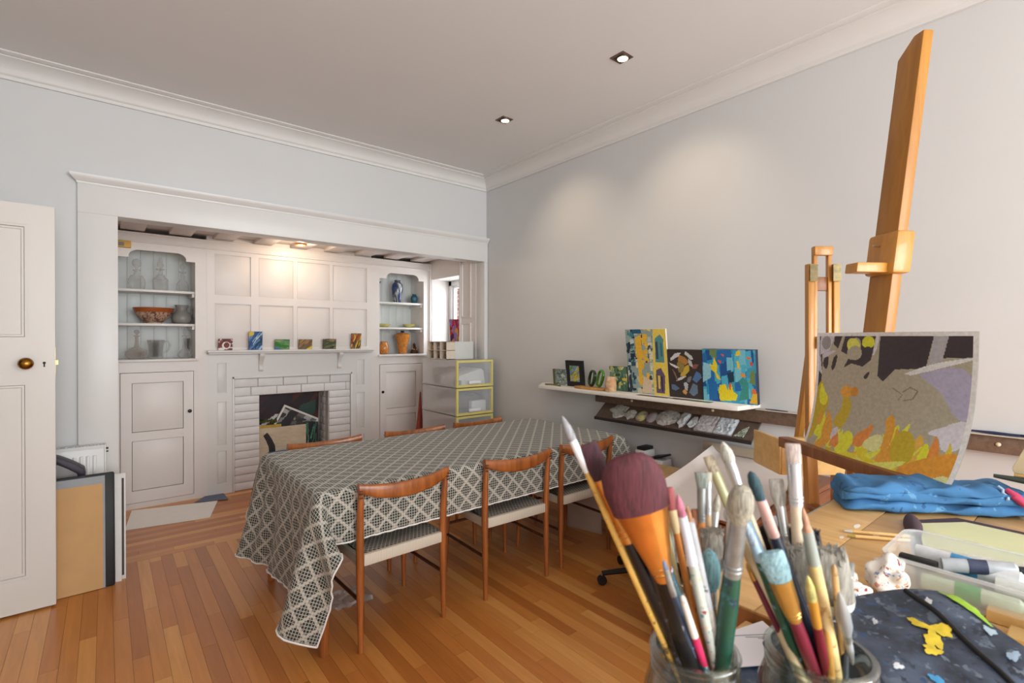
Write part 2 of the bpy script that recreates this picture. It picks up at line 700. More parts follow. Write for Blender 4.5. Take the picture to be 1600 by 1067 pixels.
# right side wall with window opening
WY0, WY1, WZ0, WZ1 = 4.62, 5.24, 1.28, 2.155
ar = MB().box(XA, XA + .36, YB + .12, WY0, 0, 2.5).box(XA, XA + .36, WY1, 5.7, 0, 2.5).box(XA, XA + .36, WY0, WY1, 0, WZ0).box(XA, XA + .36, WY0, WY1, WZ1, 2.5)
war = struct(ar, 'wall_alcove_right', M_ALC, 'white side wall of the alcove with the little window')
for (z0, z1) in ((.18, .72), (.80, 1.62), (1.68, 2.28)):
    f0 = MB().frame(4.405, 4.585, z0, z1, .02, 0, .012, .006)
    pnl = MB().add([(XA - .012 + b, a, c) for (a, b, c) in f0.v], f0.f)
    part(pnl, 'panel_moulding', M_ALC, war, smooth=0)
part(MB().box(XA - .022, XA, 4.59, 4.612, WZ0 - .1, 2.33), 'bead', M_ALC, war, bevel=.003)
part(MB().box(XA - .022, XA, 5.245, 5.268, 0, 2.33), 'bead', M_ALC, war, bevel=.003)
wfm = MB()
fx0, fx1 = XA + .24, XA + .31
wfm.box(fx0, fx1, WY0, WY0 + .06, WZ0, WZ1).box(fx0, fx1, WY1 - .06, WY1, WZ0, WZ1).box(fx0, fx1, WY0, WY1, WZ1 - .06, WZ1).box(fx0, fx1, WY0, WY1, WZ0, WZ0 + .07)
wfm.box(fx0 + .02, fx1 - .01, WY0 + .06, WY0 + .09, WZ0 + .07, WZ1 - .06).box(fx0 + .02, fx1 - .01, WY1 - .09, WY1 - .06, WZ0 + .07, WZ1 - .06).box(fx0 + .02, fx1 - .01, WY0 + .09, WY1 - .09, WZ1 - .09, WZ1 - .06)
w1 = struct(wfm, 'window_1', pm('window_frame_white', (235, 236, 238), .3, var=.01), 'small white framed window in the alcove side wall', bevel=.003)
part(MB().box(fx0 + .035, fx0 + .04, WY0 + .09, WY1 - .09, WZ0 + .07, WZ1 - .09), 'pane', M_PANE, w1)
part(MB().box(XA - .03, fx0, WY0 - .02, WY1 + .02 - .015, WZ0 - .03, WZ0), 'window_sill', M_TRIM, w1, bevel=.004)
# brick neighbour seen through the window
mbk, nt, b = newmat('red_brick')
bt = nd(nt, 'ShaderNodeTexBrick')
bt.inputs['Color1'].default_value = lin((190, 120, 96))
bt.inputs['Color2'].default_value = lin((158, 92, 74))
bt.inputs['Mortar'].default_value = lin((214, 204, 192))
bt.inputs['Scale'].default_value = 1.0
bt.inputs['Brick Width'].default_value = .225
bt.inputs['Row Height'].default_value = .075
bt.inputs['Mortar Size'].default_value = .006
mp = nd(nt, 'ShaderNodeMapping')
mp.inputs['Rotation'].default_value = (PI / 2, 0, PI / 2)
v = nd(nt, 'ShaderNodeTexCoord').outputs['Object']
sx = nd(nt, 'ShaderNodeSeparateXYZ')
nt.links.new(v, sx.inputs[0])
cx = nd(nt, 'ShaderNodeCombineXYZ')
nt.links.new(sx.outputs[1], cx.inputs[0])
nt.links.new(sx.outputs[2], cx.inputs[1])
nt.links.new(cx.outputs[0], bt.inputs['Vector'])
nt.links.new(bt.outputs[0], b.inputs['Base Color'])
b.inputs['Roughness'].default_value = .85
struct(MB().box(5.0, 5.2, 3.5, 12.0, -1, 6), 'wall_neighbour', mbk, 'red brick wall of the neighbouring house outside the window')

# ceiling of the alcove with beams
ca = MB().box(-.14, XA + .36, YB + .12, 5.7, 2.388, 2.5)
calc = struct(ca, 'ceiling_alcove', pm('alcove_ceiling', (214, 204, 199), .6, var=.02), 'pale boarded ceiling inside the alcove')
x = .10
while x < 3.0:
    part(MB().box(x, x + .165, YB + .13, YA - .005, 2.358, 2.40), 'beam', MATS['alcove_ceiling'], calc, bevel=.004)
    x += .335
part(MB().box(0, XA, YB + .13, YB + .24, 2.33, 2.40), 'beam', MATS['alcove_ceiling'], calc, bevel=.004)

# ---- fireplace wall
fx, fX, fz = 1.161, 1.828, .897      # fire opening
fwl = MB()
fwl.box(.72, .94, YA, YA + .12, 0, 2.40).box(2.062, 2.30, YA, YA + .12, 0, 2.40).box(.94, 2.062, YA, YA + .12, 1.066, 2.40)
wfp = struct(fwl, 'wall_fireplace', M_ALC, 'white panelled chimney breast wall in the alcove')
back = MB().box(.0, XA, 5.66, 5.72, 0, 2.5)
part(back, 'wall_behind', M_ALC, wfp)
# frieze moulding under the ceiling
fr = MB().box(.0, XA, YA - .022, YA, 2.27, 2.345)
fr.box(.0, XA, YA - .03, YA, 2.262, 2.275).box(.0, XA, YA - .032, YA, 2.33, 2.346)
part(fr, 'frieze', M_ALC, wfp, bevel=.003)
# overmantel: stiles and rails with recessed panels
cols_ = [(.781, 1.084), (1.152, 1.469), (1.506, 1.835), (1.869, 2.244)]
rows_ = [(1.36, 1.772), (1.846, 2.226)]
st = MB()
xs = [.72] + [v for c in cols_ for v in c] + [2.30]
for i in range(0, len(xs), 2):
    st.box(xs[i], xs[i + 1], YA - .014, YA, 1.33, 2.262)
for (a, b) in cols_:
    for (z0, z1) in ((1.33, 1.36), (1.772, 1.846), (2.226, 2.262)):
        st.box(a, b, YA - .014, YA, z0, z1)
part(st, 'panel_frame', M_ALC, wfp, smooth=0)
for (a, b) in cols_:
    for (z0, z1) in rows_:
        part(MB().box(a + .006, b - .006, YA - .005, YA + .001, z0 + .006, z1 - .006), 'panel', M_ALC, wfp, bevel=.003)
# side pilasters beside the bricks
pl = MB()
for (a, b, c, d) in ((.72, .80, 0, 1.30), (.875, .94, 0, 1.30), (2.062, 2.125, 0, 1.30), (2.215, 2.30, 0, 1.30), (.94, 2.062, 1.066, 1.30)):
    pl.box(a, b, YA - .012, YA, c, d)
for (a, b) in ((.80, .875), (2.125, 2.215)):
    for (z0, z1) in ((0, .10), (.40, .46), (.86, .94), (1.22, 1.30)):
        pl.box(a, b, YA - .012, YA, z0, z1)
part(pl, 'pilaster_frame', M_TRIM, wfp, smooth=0)
for (a, b) in ((.80, .875), (2.125, 2.215)):
    for (z0, z1) in ((.10, .40), (.46, .86), (.94, 1.22)):
        part(MB().box(a + .005, b - .005, YA - .004, YA + .001, z0 + .005, z1 - .005), 'panel', M_TRIM, wfp, bevel=.002)
part(MB().box(.925, .942, YA - .022, YA, 0, 1.085).box(2.060, 2.077, YA - .022, YA, 0, 1.085).box(.925, 2.077, YA - .022, YA, 1.066, 1.085), 'brick_surround_bead', M_TRIM, wfp, bevel=.003)

# ---- bricks of the fireplace
fp = struct(MB().box(.94, 1.161, YA + .012, YA + .33, 0, 1.066).box(1.828, 2.062, YA + .012, YA + .33, 0, 1.066).box(1.161, 1.828, YA + .012, YA + .33, fz, 1.066).box(.94, 2.062, YA + .33, YA + .36, 0, 1.066),
            'wall_fireplace_opening', pm('white_mortar', (196, 192, 190), .7, var=.04, scale=30, bump=.4, bscale=80), 'white painted brick fireplace with open hearth')
rb = random.Random(9)
brickmesh = MB().box(-.5, .5, -.5, .5, -.5, .5).mesh('brick', M_BRICKW, 0)


def brick(x0, x1, y0, y1, z0, z1):
    w, d, h = x1 - x0, y1 - y0, z1 - z0
    mb = MB().box(x0, x1, y0, y1, z0, z1)
    o = part(mb, 'brick', M_BRICKW, fp, bevel=.006, smooth=50)
    o.location.y = rb.uniform(-.003, .002)


g = .0035
for i in range(12):
    z0 = i * .0748
    brick(.944, 1.157, YA - .004, YA + .10, z0 + g / 2, z0 + .0748 - g / 2)
    brick(1.832, 2.058, YA - .004, YA + .10, z0 + g / 2, z0 + .0748 - g / 2)
    # return of the right reveal
    if i % 2:
        brick(1.826, 1.90, YA + .105, YA + .20, z0 + g / 2, z0 + .0748 - g / 2)
        brick(1.826, 1.90, YA + .206, YA + .32, z0 + g / 2, z0 + .0748 - g / 2)
    else:
        brick(1.826, 1.90, YA + .105, YA + .32, z0 + g / 2, z0 + .0748 - g / 2)
for r in range(2):
    z0 = fz + r * .0845
    x = .944
    first = (.14, .20)[r]
    k = 0
    while x < 2.05:
        L = first if k == 0 else .228
        brick(x, min(x + L, 2.058), YA - .004, YA + .10, z0 + g / 2, z0 + .0845 - g / 2)
        x += L + g
        k += 1

# ---- mantel shelf with two brackets
ms = thing('mantel_shelf', 'narrow white mantel shelf on two scroll brackets above the brick fireplace', 'mantel', (1.51, YA, 1.30))
mb = MB().box(.715, 2.30, YA - .105, YA - .013, 1.318, 1.338).box(.725, 2.29, YA - .085, YA - .013, 1.302, 1.318)
part(mb, 'shelf_board', M_TRIM, ms, True, bevel=.005)
for x in (1.17, 1.935):
    sc = [(-.012, 1.302), (-.085, 1.302), (-.09, 1.285), (-.082, 1.268), (-.062, 1.25), (-.046, 1.225), (-.034, 1.20), (-.03, 1.17), (-.036, 1.15), (-.030, 1.132), (-.012, 1.13)]
    part(MB().prism(sc, lambda a, b, k: (x - .02 + k, YA + a, b), .04), 'bracket', M_TRIM, ms, True, bevel=.003)


# ---- built-in display cupboards either side
def cupboard(name, label, x0, x1, n0, n1, d0, d1, knob_x, door_bot):
    t = thing(name, label, 'cupboard', ((x0 + x1) / 2, YA, 0))
    # face frame around the niche, with a shaped head
    zt, zn, za, zb = 2.262, 2.132, 2.20, 1.25
    w = n1 - n0
    a0, a1 = n0 + .085, n1 - .068
    r = .07
    head = [(x0, zn), (a0, zn)]
    for k in range(9):
        t_ = k / 8 * PI / 2
        head.append((a0 + r * (1 - math.cos(t_)), zn + .012 + (za - zn - .012) * math.sin(t_)))
    for k in range(9):
        t_ = PI / 2 - k / 8 * PI / 2
        head.append((a1 - r * (1 - math.cos(t_)), zn + .012 + (za - zn - .012) * math.sin(t_)))
    head += [(a1, zn), (x1, zn), (x1, zt), (x0, zt)]
    f = MB().prism(head, lambda a, b, k: (a, YA - .012 + k, b), .024)
    f.box(x0, n0, YA - .012, YA + .012, 0, zn).box(n1, x1, YA - .012, YA + .012, 0, zn)
    f.box(n0, n1, YA - .012, YA + .012, 1.156, zb)
    f.box(n0, d0, YA - .012, YA + .012, 0, 1.156).box(d1, n1, YA - .012, YA + .012, 0, 1.156).box(d0, d1, YA - .012, YA + .012, 0, door_bot)
    part(f, 'face_frame', M_ALC, t, True, smooth=40)
    cz = MB().box(n0 - .03, n0 - .012, YA + .012, 5.62, 0, 2.26).box(n1 + .004, n1 + .022, YA + .012, 5.62, 0, 2.26).box(n0, n1, YA + .012, 5.62, 2.24, 2.26)
    part(cz, 'case', M_ALC, t, True, smooth=0)
    # tongue and groove back boards
    nb = 6
    bw = (n1 - n0 + .016) / nb
    for k in range(nb):
        part(MB().box(n0 - .012 + k * bw + .0004, n0 - .012 + (k + 1) * bw - .0004, 5.60, 5.615, zb - .03, 2.24), 'back_board', pm('niche_paint', (214, 217, 214), .45, var=.02), t, True, bevel=.002)
    for z in (1.556, 1.848):
        part(MB().box(n0 - .012, n1 + .004, YA + .014, 5.60, z, z + .022), 'shelf', M_TRIM, t, True, bevel=.003)
        for xx in (n0 - .01, n1 - .02):
            part(MB().box(xx, xx + .022, YA + .03, 5.58, z - .03, z), 'shelf_batten', M_ALC, t, True, bevel=.002)
    part(MB().box(n0 - .02, n1 + .02, YA - .045, 5.60, zb - .005, zb + .018), 'counter', M_TRIM, t, True, bevel=.005)
    # cupboard door
    g = .004
    dy = YA - .016
    dm = MB()
    a, b, c, d = d0 + g, d1 - g, door_bot + g, 1.152
    pz = [(c + .10, .575), (.648, d - .085)]
    dm.box(a, a + .075, dy, YA + .01, c, d).box(b - .075, b, dy, YA + .01, c, d)
    for (z0, z1) in ((c, pz[0][0]), (pz[0][1], pz[1][0]), (pz[1][1], d)):
        dm.box(a + .075, b - .075, dy, YA + .01, z0, z1)
    door = part(dm, 'door', M_ALC, t, True, smooth=0)
    for (z0, z1) in pz:
        part(MB().box(a + .078, b - .078, dy + .010, YA + .006, z0 + .003, z1 - .003), 'door_panel', M_ALC, door, True, bevel=.003)
    kz = .80 if knob_x < 1.5 else .845
    kn = part(MB().lathe([(.006, 0), (.006, .012), (.014, .016), (.016, .024), (.010, .031), (0, .032)], n=14), 'knob', pm('dark_knob', (44, 30, 22), .3, .6), door, label='small dark round knob')
    kn.location = Vector((knob_x, dy, kz)) - wloc(door)
    kn.rotation_euler = (PI / 2, 0, 0)
    return t


cupboard('display_cupboard', 'white built-in cupboard with glass decanters on its shelves, left of the fireplace', .0, .72, .07, .631, .095, .619, .585, .047)
cupboard('display_cupboard', 'white built-in cupboard with coloured vases on its shelves, right of the fireplace', 2.30, XA - .002, 2.394, 2.956, 2.394, 2.93, 2.424, .047)

# ---- panelled door, opened into the room
dt = thing('door_1', 'cream panelled door standing open at the left', 'door', (XL + .03, 3.63, 0))
del dt['category']
dt['kind'] = 'structure'
DY0, DY1 = 3.625, 3.667
dx0, dx1, dz0, dz1 = XL + .05, -.207, .012, 2.152
px0, px1 = dx0 + .105, -.312
leaf = MB()
leaf.box(dx0, px0, DY0, DY1, dz0, dz1).box(px1, dx1, DY0, DY1, dz0, dz1)
for (a, b) in ((dz0, .185), (1.215, 1.442), (2.045, dz1)):
    leaf.box(px0, px1, DY0, DY1, a, b)
lf = part(leaf, 'leaf', M_DOOR, dt, True, smooth=0)
for (a, b) in ((.185, 1.215), (1.442, 2.045)):
    part(MB().box(px0, px1, DY0 + .014, DY1 - .014, a, b), 'panel', M_DOOR, lf, True, smooth=0)
    part(MB().frame(px0, px1, a, b, .016, DY0 + .003, DY0 + .016, .004), 'panel_moulding', M_DOOR, lf, True, smooth=0)
    part(MB().frame(px0 + .016, px1 - .016, a + .016, b - .016, .014, DY0 + .009, DY0 + .016, .006), 'panel_moulding', M_DOOR, lf, True, smooth=0)
kb = part(MB().lathe([(.026, 0), (.026, .004), (.011, .007), (.010, .026), (.016, .034), (.027, .044), (.031, .056), (.028, .068), (.018, .076), (0, .078)], n=22), 'knob', M_BRASS, dt, label='round aged brass knob')
kb.location = Vector((-.316, DY0, 1.317)) - wloc(dt)
kb.rotation_euler = (PI / 2, 0, 0)
part(MB().tube([(-.25, DY0 - .002, 1.317), (-.25, DY0 + .003, 1.317)], .0065, 12).box(-.253, -.247, DY0 - .002, DY0 + .003, 1.295, 1.316), 'keyhole', M_BLACK, dt, True)
part(MB().box(dx1 - .0005, dx1 + .0015, DY0 + .008, DY1 - .008, 1.25, 1.40).box(dx1, dx1 + .012, DY0 + .014, DY1 - .014, 1.305, 1.33), 'latch_plate', pm('latch_metal', (176, 160, 120), .35, .9), dt, True)

# ---- two square recessed ceiling spotlights
for k, (x, y, lab) in enumerate(((2.345, 1.847, 'square bronze recessed ceiling spotlight nearer the viewer'), (2.33, 2.933, 'square bronze recessed ceiling spotlight nearer the alcove'))):
    t = thing('ceiling_spotlight', lab, 'ceiling light', (x, y, H), group='recessed spotlights')
    s = .048
    fr_m = MB().frame(-s, s, -s, s, .012, -.004, .004)
    fm = MB()
    fm.add([(a, c, b) for (a, b, c) in fr_m.v], fr_m.f)
    part(fm, 'frame', pm('bronze', (120, 92, 74), .35, .8), t)
    part(MB().box(-s + .011, s - .011, -s + .011, s - .011, -.0022, -.0012), 'well', pm('dark_well', (40, 28, 20), .4), t)
    em, nt, b = newmat('lamp_glow')
    b.inputs['Base Color'].default_value = (1, .9, .7, 1)
    b.inputs['Emission Color'].default_value = (1, .86, .62, 1)
    b.inputs['Emission Strength'].default_value = 9
    part(MB().lathe([(.030, 0), (.028, -.008), (.012, -.012), (0, -.0125)], (.006, -.004, -.003), 18), 'lamp', em, t)
    part(MB().lathe([(.034, 0), (.034, -.006), (.030, -.008), (.030, -.001)], (.006, -.004, -.002), 18), 'lamp_ring', M_STEEL, t)
    sp = bpy.data.lights.new('spot', 'SPOT')
    sp.energy = 20
    sp.color = (1, .80, .56)
    sp.spot_size = math.radians(84)
    sp.spot_blend = 1.0
    sp.shadow_soft_size = .03
    so = bpy.data.objects.new('spot_beam', sp)
    COL.objects.link(so)
    so.parent = t
    so.location = (0, 0, -.03)
    so.rotation_euler = Vector((.74, 0, -1.0)).to_track_quat('-Z', 'Y').to_euler()

# small warm lamp under the alcove ceiling
t = thing('alcove_lamp', 'small copper coloured lamp fitting under the alcove ceiling', 'ceiling light', (1.436, 4.9, 2.345))
part(MB().lathe([(.055, 0), (.055, -.012), (.045, -.02), (0, -.021)], n=20), 'fitting', pm('copper', (176, 112, 66), .35, .6), t)
pl_ = bpy.data.lights.new('alcove_bulb', 'POINT')
pl_.energy = 7
pl_.color = (1, .78, .55)
pl_.shadow_soft_size = .04
po = bpy.data.objects.new('alcove_bulb', pl_)
COL.objects.link(po)
po.parent = t
po.location = (0, 0, -.05)

# ================================================================== DINING TABLE, CLOTH, CHAIRS
M_TEAK = wood('teak', (120, 62, 24), (178, 104, 48), .35, (30, 30, 3), coat=.2)
M_TEAKD = wood('dark_teak', (62, 32, 18), (96, 52, 28), .4, (30, 30, 3))
TX0, TX1, TY0, TY1, TZ = .735, 2.885, 2.255, 3.25, .752
tb = thing('dining_table', 'long wooden dining table under the chequered cloth', 'table', ((TX0 + TX1) / 2, (TY0 + TY1) / 2, 0))
part(MB().box(TX0, TX1, TY0, TY1, TZ - .028, TZ), 'tabletop', M_TEAK, tb, True, bevel=.006)
for (a, b, c, d) in ((TX0 + .08, TX1 - .08, TY0 + .06, TY0 + .08), (TX0 + .08, TX1 - .08, TY1 - .08, TY1 - .06), (TX0 + .06, TX0 + .08, TY0 + .08, TY1 - .08), (TX1 - .08, TX1 - .06, TY0 + .08, TY1 - .08)):
    part(MB().box(a, b, c, d, TZ - .09, TZ - .028), 'table_apron', M_TEAK, tb, True)
for x in (TX0 + .035, TX1 - .035):
    for y in (TY0 + .035, TY1 - .035):
        part(MB().tube([(x, y, 0), (x, y, .35), (x, y, TZ - .028)], [.020, .025, .031], 16), 'leg', M_TEAK, tb, True)

# ---- tablecloth: a sheet let fall over the table (small cloth relaxation)
OL, OR_, OF, OB = .56, .27, .245, .27
sp_ = .0335
NX = int(round((TX1 - TX0 + OL + OR_) / sp_))
NY = int(round((TY1 - TY0 + OF + OB) / sp_))
def axis_(a, b, o0, o1):
    e = .007
    n0, n1, n2 = int(round(o0 / sp_)), int(round((b - a) / sp_)), int(round(o1 / sp_))
    return np.concatenate([np.linspace(a - e - o0, a - e, n0 + 1)[:-1], np.linspace(a - e, b + e, n1 + 1), np.linspace(b + e, b + e + o1, n2 + 1)[1:]])


gx, gy = axis_(TX0, TX1, OL, OR_), axis_(TY0, TY1, OF, OB)
NX, NY = len(gx) - 1, len(gy) - 1
GX, GY = np.meshgrid(gx, gy)
ZC = TZ + .006
rs = np.random.RandomState(3)
ex = .007
DU = np.where(GX < TX0 - ex, GX - (TX0 - ex), np.where(GX > TX1 + ex, GX - (TX1 + ex), 0))
DV = np.where(GY < TY0 - ex, GY - (TY0 - ex), np.where(GY > TY1 + ex, GY - (TY1 + ex), 0))
RR = np.hypot(DU, DV)
TH = np.arctan2(np.abs(DV), np.abs(DU) + 1e-9)
outw = np.where((DU != 0) & (DV != 0), .06 + .30 * np.sin(2 * TH) ** 2, .02)
CXc, CYc = np.clip(GX, TX0 - ex, TX1 + ex), np.clip(GY, TY0 - ex, TY1 + ex)
P = np.stack([CXc + DU * outw, CYc + DV * outw, ZC - RR * np.sqrt(1 - outw ** 2)], -1)
fixed = (RR == 0)
free = ~fixed
dx_, dy_ = gx[1] - gx[0], gy[1] - gy[0]
P[..., 1] += np.where(free, rs.uniform(-.002, .002, GX.shape), 0)
Q = P.copy()
wgt = free.astype(float)


def pairs():
    for (di, dj, r, k) in ((0, 1, dx_, 1), (1, 0, dy_, 1), (1, 1, math.hypot(dx_, dy_), .5), (1, -1, math.hypot(dx_, dy_), .5), (0, 2, 2 * dx_, .12), (2, 0, 2 * dy_, .12)):
        if dj >= 0:
            a = (slice(0, NY + 1 - di), slice(0, NX + 1 - dj))
            b = (slice(di, NY + 1), slice(dj, NX + 1))
        else:
            a = (slice(0, NY + 1 - di), slice(-dj, NX + 1))
            b = (slice(di, NY + 1), slice(0, NX + 1 + dj))
        yield a, b, r, k


PR = list(pairs())
for step in range(200):
    V = (P - Q) * .90
    Q = P.copy()
    P = P + V * wgt[..., None]
    P[..., 2] -= .0011 * wgt
    for it in range(9):
        for (a, b, r, k) in PR:
            d = P[b] - P[a]
            L = np.sqrt((d ** 2).sum(-1)) + 1e-9
            wa, wb_ = wgt[a], wgt[b]
            c = np.where(L > r, 1.0, k)[..., None] * k if False else k
            corr = d * ((L - r) / L * .5 * (k))[..., None]
            P[a] += corr * wa[..., None]
            P[b] -= corr * wb_[..., None]
        # table as collider
        ins = (P[..., 0] > TX0 - ex) & (P[..., 0] < TX1 + ex) & (P[..., 1] > TY0 - ex) & (P[..., 1] < TY1 + ex) & (P[..., 2] < ZC) & free
        if ins.any():
            dz = ZC - P[..., 2]
            dl, dr = P[..., 0] - (TX0 - ex), (TX1 + ex) - P[..., 0]
            df, db = P[..., 1] - (TY0 - ex), (TY1 + ex) - P[..., 1]
            mn = np.minimum.reduce([dz, dl, dr, df, db])
            for (dd, ax, val) in ((dz, 2, ZC), (dl, 0, TX0 - ex), (dr, 0, TX1 + ex), (df, 1, TY0 - ex), (db, 1, TY1 + ex)):
                mk = ins & (dd == mn)
                P[..., ax][mk] = val
        P[..., 2] = np.maximum(P[..., 2], .012)
        # stay clear of the chair backs
        P[..., 1] = np.where(free & (P[..., 2] < .73) & (GX > .86), np.clip(P[..., 1], 2.228, 3.279), P[..., 1])
P_cloth = P

mcl, nt, b = newmat('chequered_cloth')
uv = nd(nt, 'ShaderNodeUVMap')
uv.uv_map = 'UVMap'
sx = nd(nt, 'ShaderNodeSeparateXYZ')
nt.links.new(uv.outputs[0], sx.inputs[0])
u_, v_ = sx.outputs[0], sx.outputs[1]


def fr_(x):
    return mth(nt, 'FRACT', x)


S = .094
pp_ = fr_(mth(nt, 'DIVIDE', mth(nt, 'ADD', u_, v_), S))
qq_ = fr_(mth(nt, 'DIVIDE', mth(nt, 'SUBTRACT', u_, v_), S))
band = mth(nt, 'MAXIMUM', mth(nt, 'LESS_THAN', pp_, .19), mth(nt, 'LESS_THAN', qq_, .19))
g_ = S / 7.0
cu = fr_(mth(nt, 'DIVIDE', u_, g_))
cv = fr_(mth(nt, 'DIVIDE', v_, g_))
gridl = mth(nt, 'MAXIMUM', mth(nt, 'LESS_THAN', cu, .22), mth(nt, 'LESS_THAN', cv, .22))
knot = mth(nt, 'MULTIPLY', mth(nt, 'LESS_THAN', cu, .22), mth(nt, 'LESS_THAN', cv, .22))
wn_ = nd(nt, 'ShaderNodeTexWhiteNoise')
wn_.noise_dimensions = '2D'
cb = nd(nt, 'ShaderNodeCombineXYZ')
nt.links.new(mth(nt, 'FLOOR', mth(nt, 'DIVIDE', u_, g_)), cb.inputs[0])
nt.links.new(mth(nt, 'FLOOR', mth(nt, 'DIVIDE', v_, g_)), cb.inputs[1])
nt.links.new(cb.outputs[0], wn_.inputs['Vector'])
rnd_ = wn_.outputs['Value']
dark = mixc(nt, mth(nt, 'GREATER_THAN', rnd_, .5), lin((40, 52, 50)), lin((58, 60, 56)))
line = mixc(nt, mth(nt, 'MULTIPLY', knot, mth(nt, 'GREATER_THAN', rnd_, .78)), lin((178, 174, 162)), lin((150, 84, 54)))
cell = mixc(nt, gridl, dark, line)
cream = mixc(nt, mth(nt, 'MULTIPLY', mth(nt, 'SUBTRACT', 1.0, gridl), .45), lin((198, 192, 180)), lin((104, 104, 98)))
col = mixc(nt, band, cell, cream)
nt.links.new(col, b.inputs['Base Color'])
b.inputs['Roughness'].default_value = .85
b.inputs['Specular IOR Level'].default_value = .2
b.inputs['Sheen Weight'].default_value = .15
tc_ = thing('tablecloth', 'black and cream diamond chequered cloth with white hem over the long table', 'tablecloth', ((TX0 + TX1) / 2, (TY0 + TY1) / 2, ZC))
me = bpy.data.meshes.new('cloth')
off = np.array(wloc(tc_))
me.from_pydata((P_cloth.reshape(-1, 3) - off).tolist(), [], [(j * (NX + 1) + i, j * (NX + 1) + i + 1, (j + 1) * (NX + 1) + i + 1, (j + 1) * (NX + 1) + i) for j in range(NY) for i in range(NX)])
uvl = me.uv_layers.new(name='UVMap')
idx = np.zeros(len(me.loops), np.int32)
me.loops.foreach_get('vertex_index', idx)
UVs = np.stack([GX.ravel(), GY.ravel()], -1)[idx]
uvl.data.foreach_set('uv', UVs.ravel())
me.polygons.foreach_set('use_smooth', [True] * len(me.polygons))
me.materials.append(mcl)
co = bpy.data.objects.new('cloth', me)
COL.objects.link(co)
co.parent = tc_
sd = co.modifiers.new('sub', 'SUBSURF')
sd.levels = sd.render_levels = 1
so_ = co.modifiers.new('thick', 'SOLIDIFY')
so_.thickness = .002
loop = [P_cloth[0, i] for i in range(NX)] + [P_cloth[j, NX] for j in range(NY)] + [P_cloth[NY, i] for i in range(NX, 0, -1)] + [P_cloth[j, 0] for j in range(NY, 0, -1)]
loop.append(loop[0])
part(MB().tube(loop, .0042, 6, cap=False), 'hem', pm('white_hem', (232, 230, 226), .8, var=.02), tc_, True)

# ---- danish chairs with paper cord seats
M_CORD = None
mco, nt, b = newmat('paper_cord')
vec = coords(nt, 'Object', (1, 1, 1))
wv = nd(nt, 'ShaderNodeTexWave')
wv.inputs['Scale'].default_value = 40
wv.inputs['Distortion'].default_value = .6
nt.links.new(vec, wv.inputs['Vector'])
nt.links.new(ramp(nt, wv.outputs[1], [(0, lin((186, 172, 152))), (1, lin((224, 214, 198)))]), b.inputs['Base Color'])
b.inputs['Roughness'].default_value = .8
bumpn(nt, b, wv.outputs[1], .3, .003)
mwv, nt, b = newmat('woven_seat')
tcn = nd(nt, 'ShaderNodeTexCoord')
sx = nd(nt, 'ShaderNodeSeparateXYZ')
nt.links.new(tcn.outputs['Object'], sx.inputs[0])
a_ = mth(nt, 'FRACT', mth(nt, 'DIVIDE', mth(nt, 'ADD', sx.outputs[0], mth(nt, 'MULTIPLY', sx.outputs[1], .6)), .022))
b2 = mth(nt, 'FRACT', mth(nt, 'DIVIDE', mth(nt, 'SUBTRACT', sx.outputs[0], mth(nt, 'MULTIPLY', sx.outputs[1], .6)), .022))
mk = mth(nt, 'MAXIMUM', mth(nt, 'LESS_THAN', a_, .5), mth(nt, 'LESS_THAN', b2, .28))
nt.links.new(mixc(nt, mk, lin((46, 44, 42)), lin((196, 188, 174))), b.inputs['Base Color'])
b.inputs['Roughness'].default_value = .8


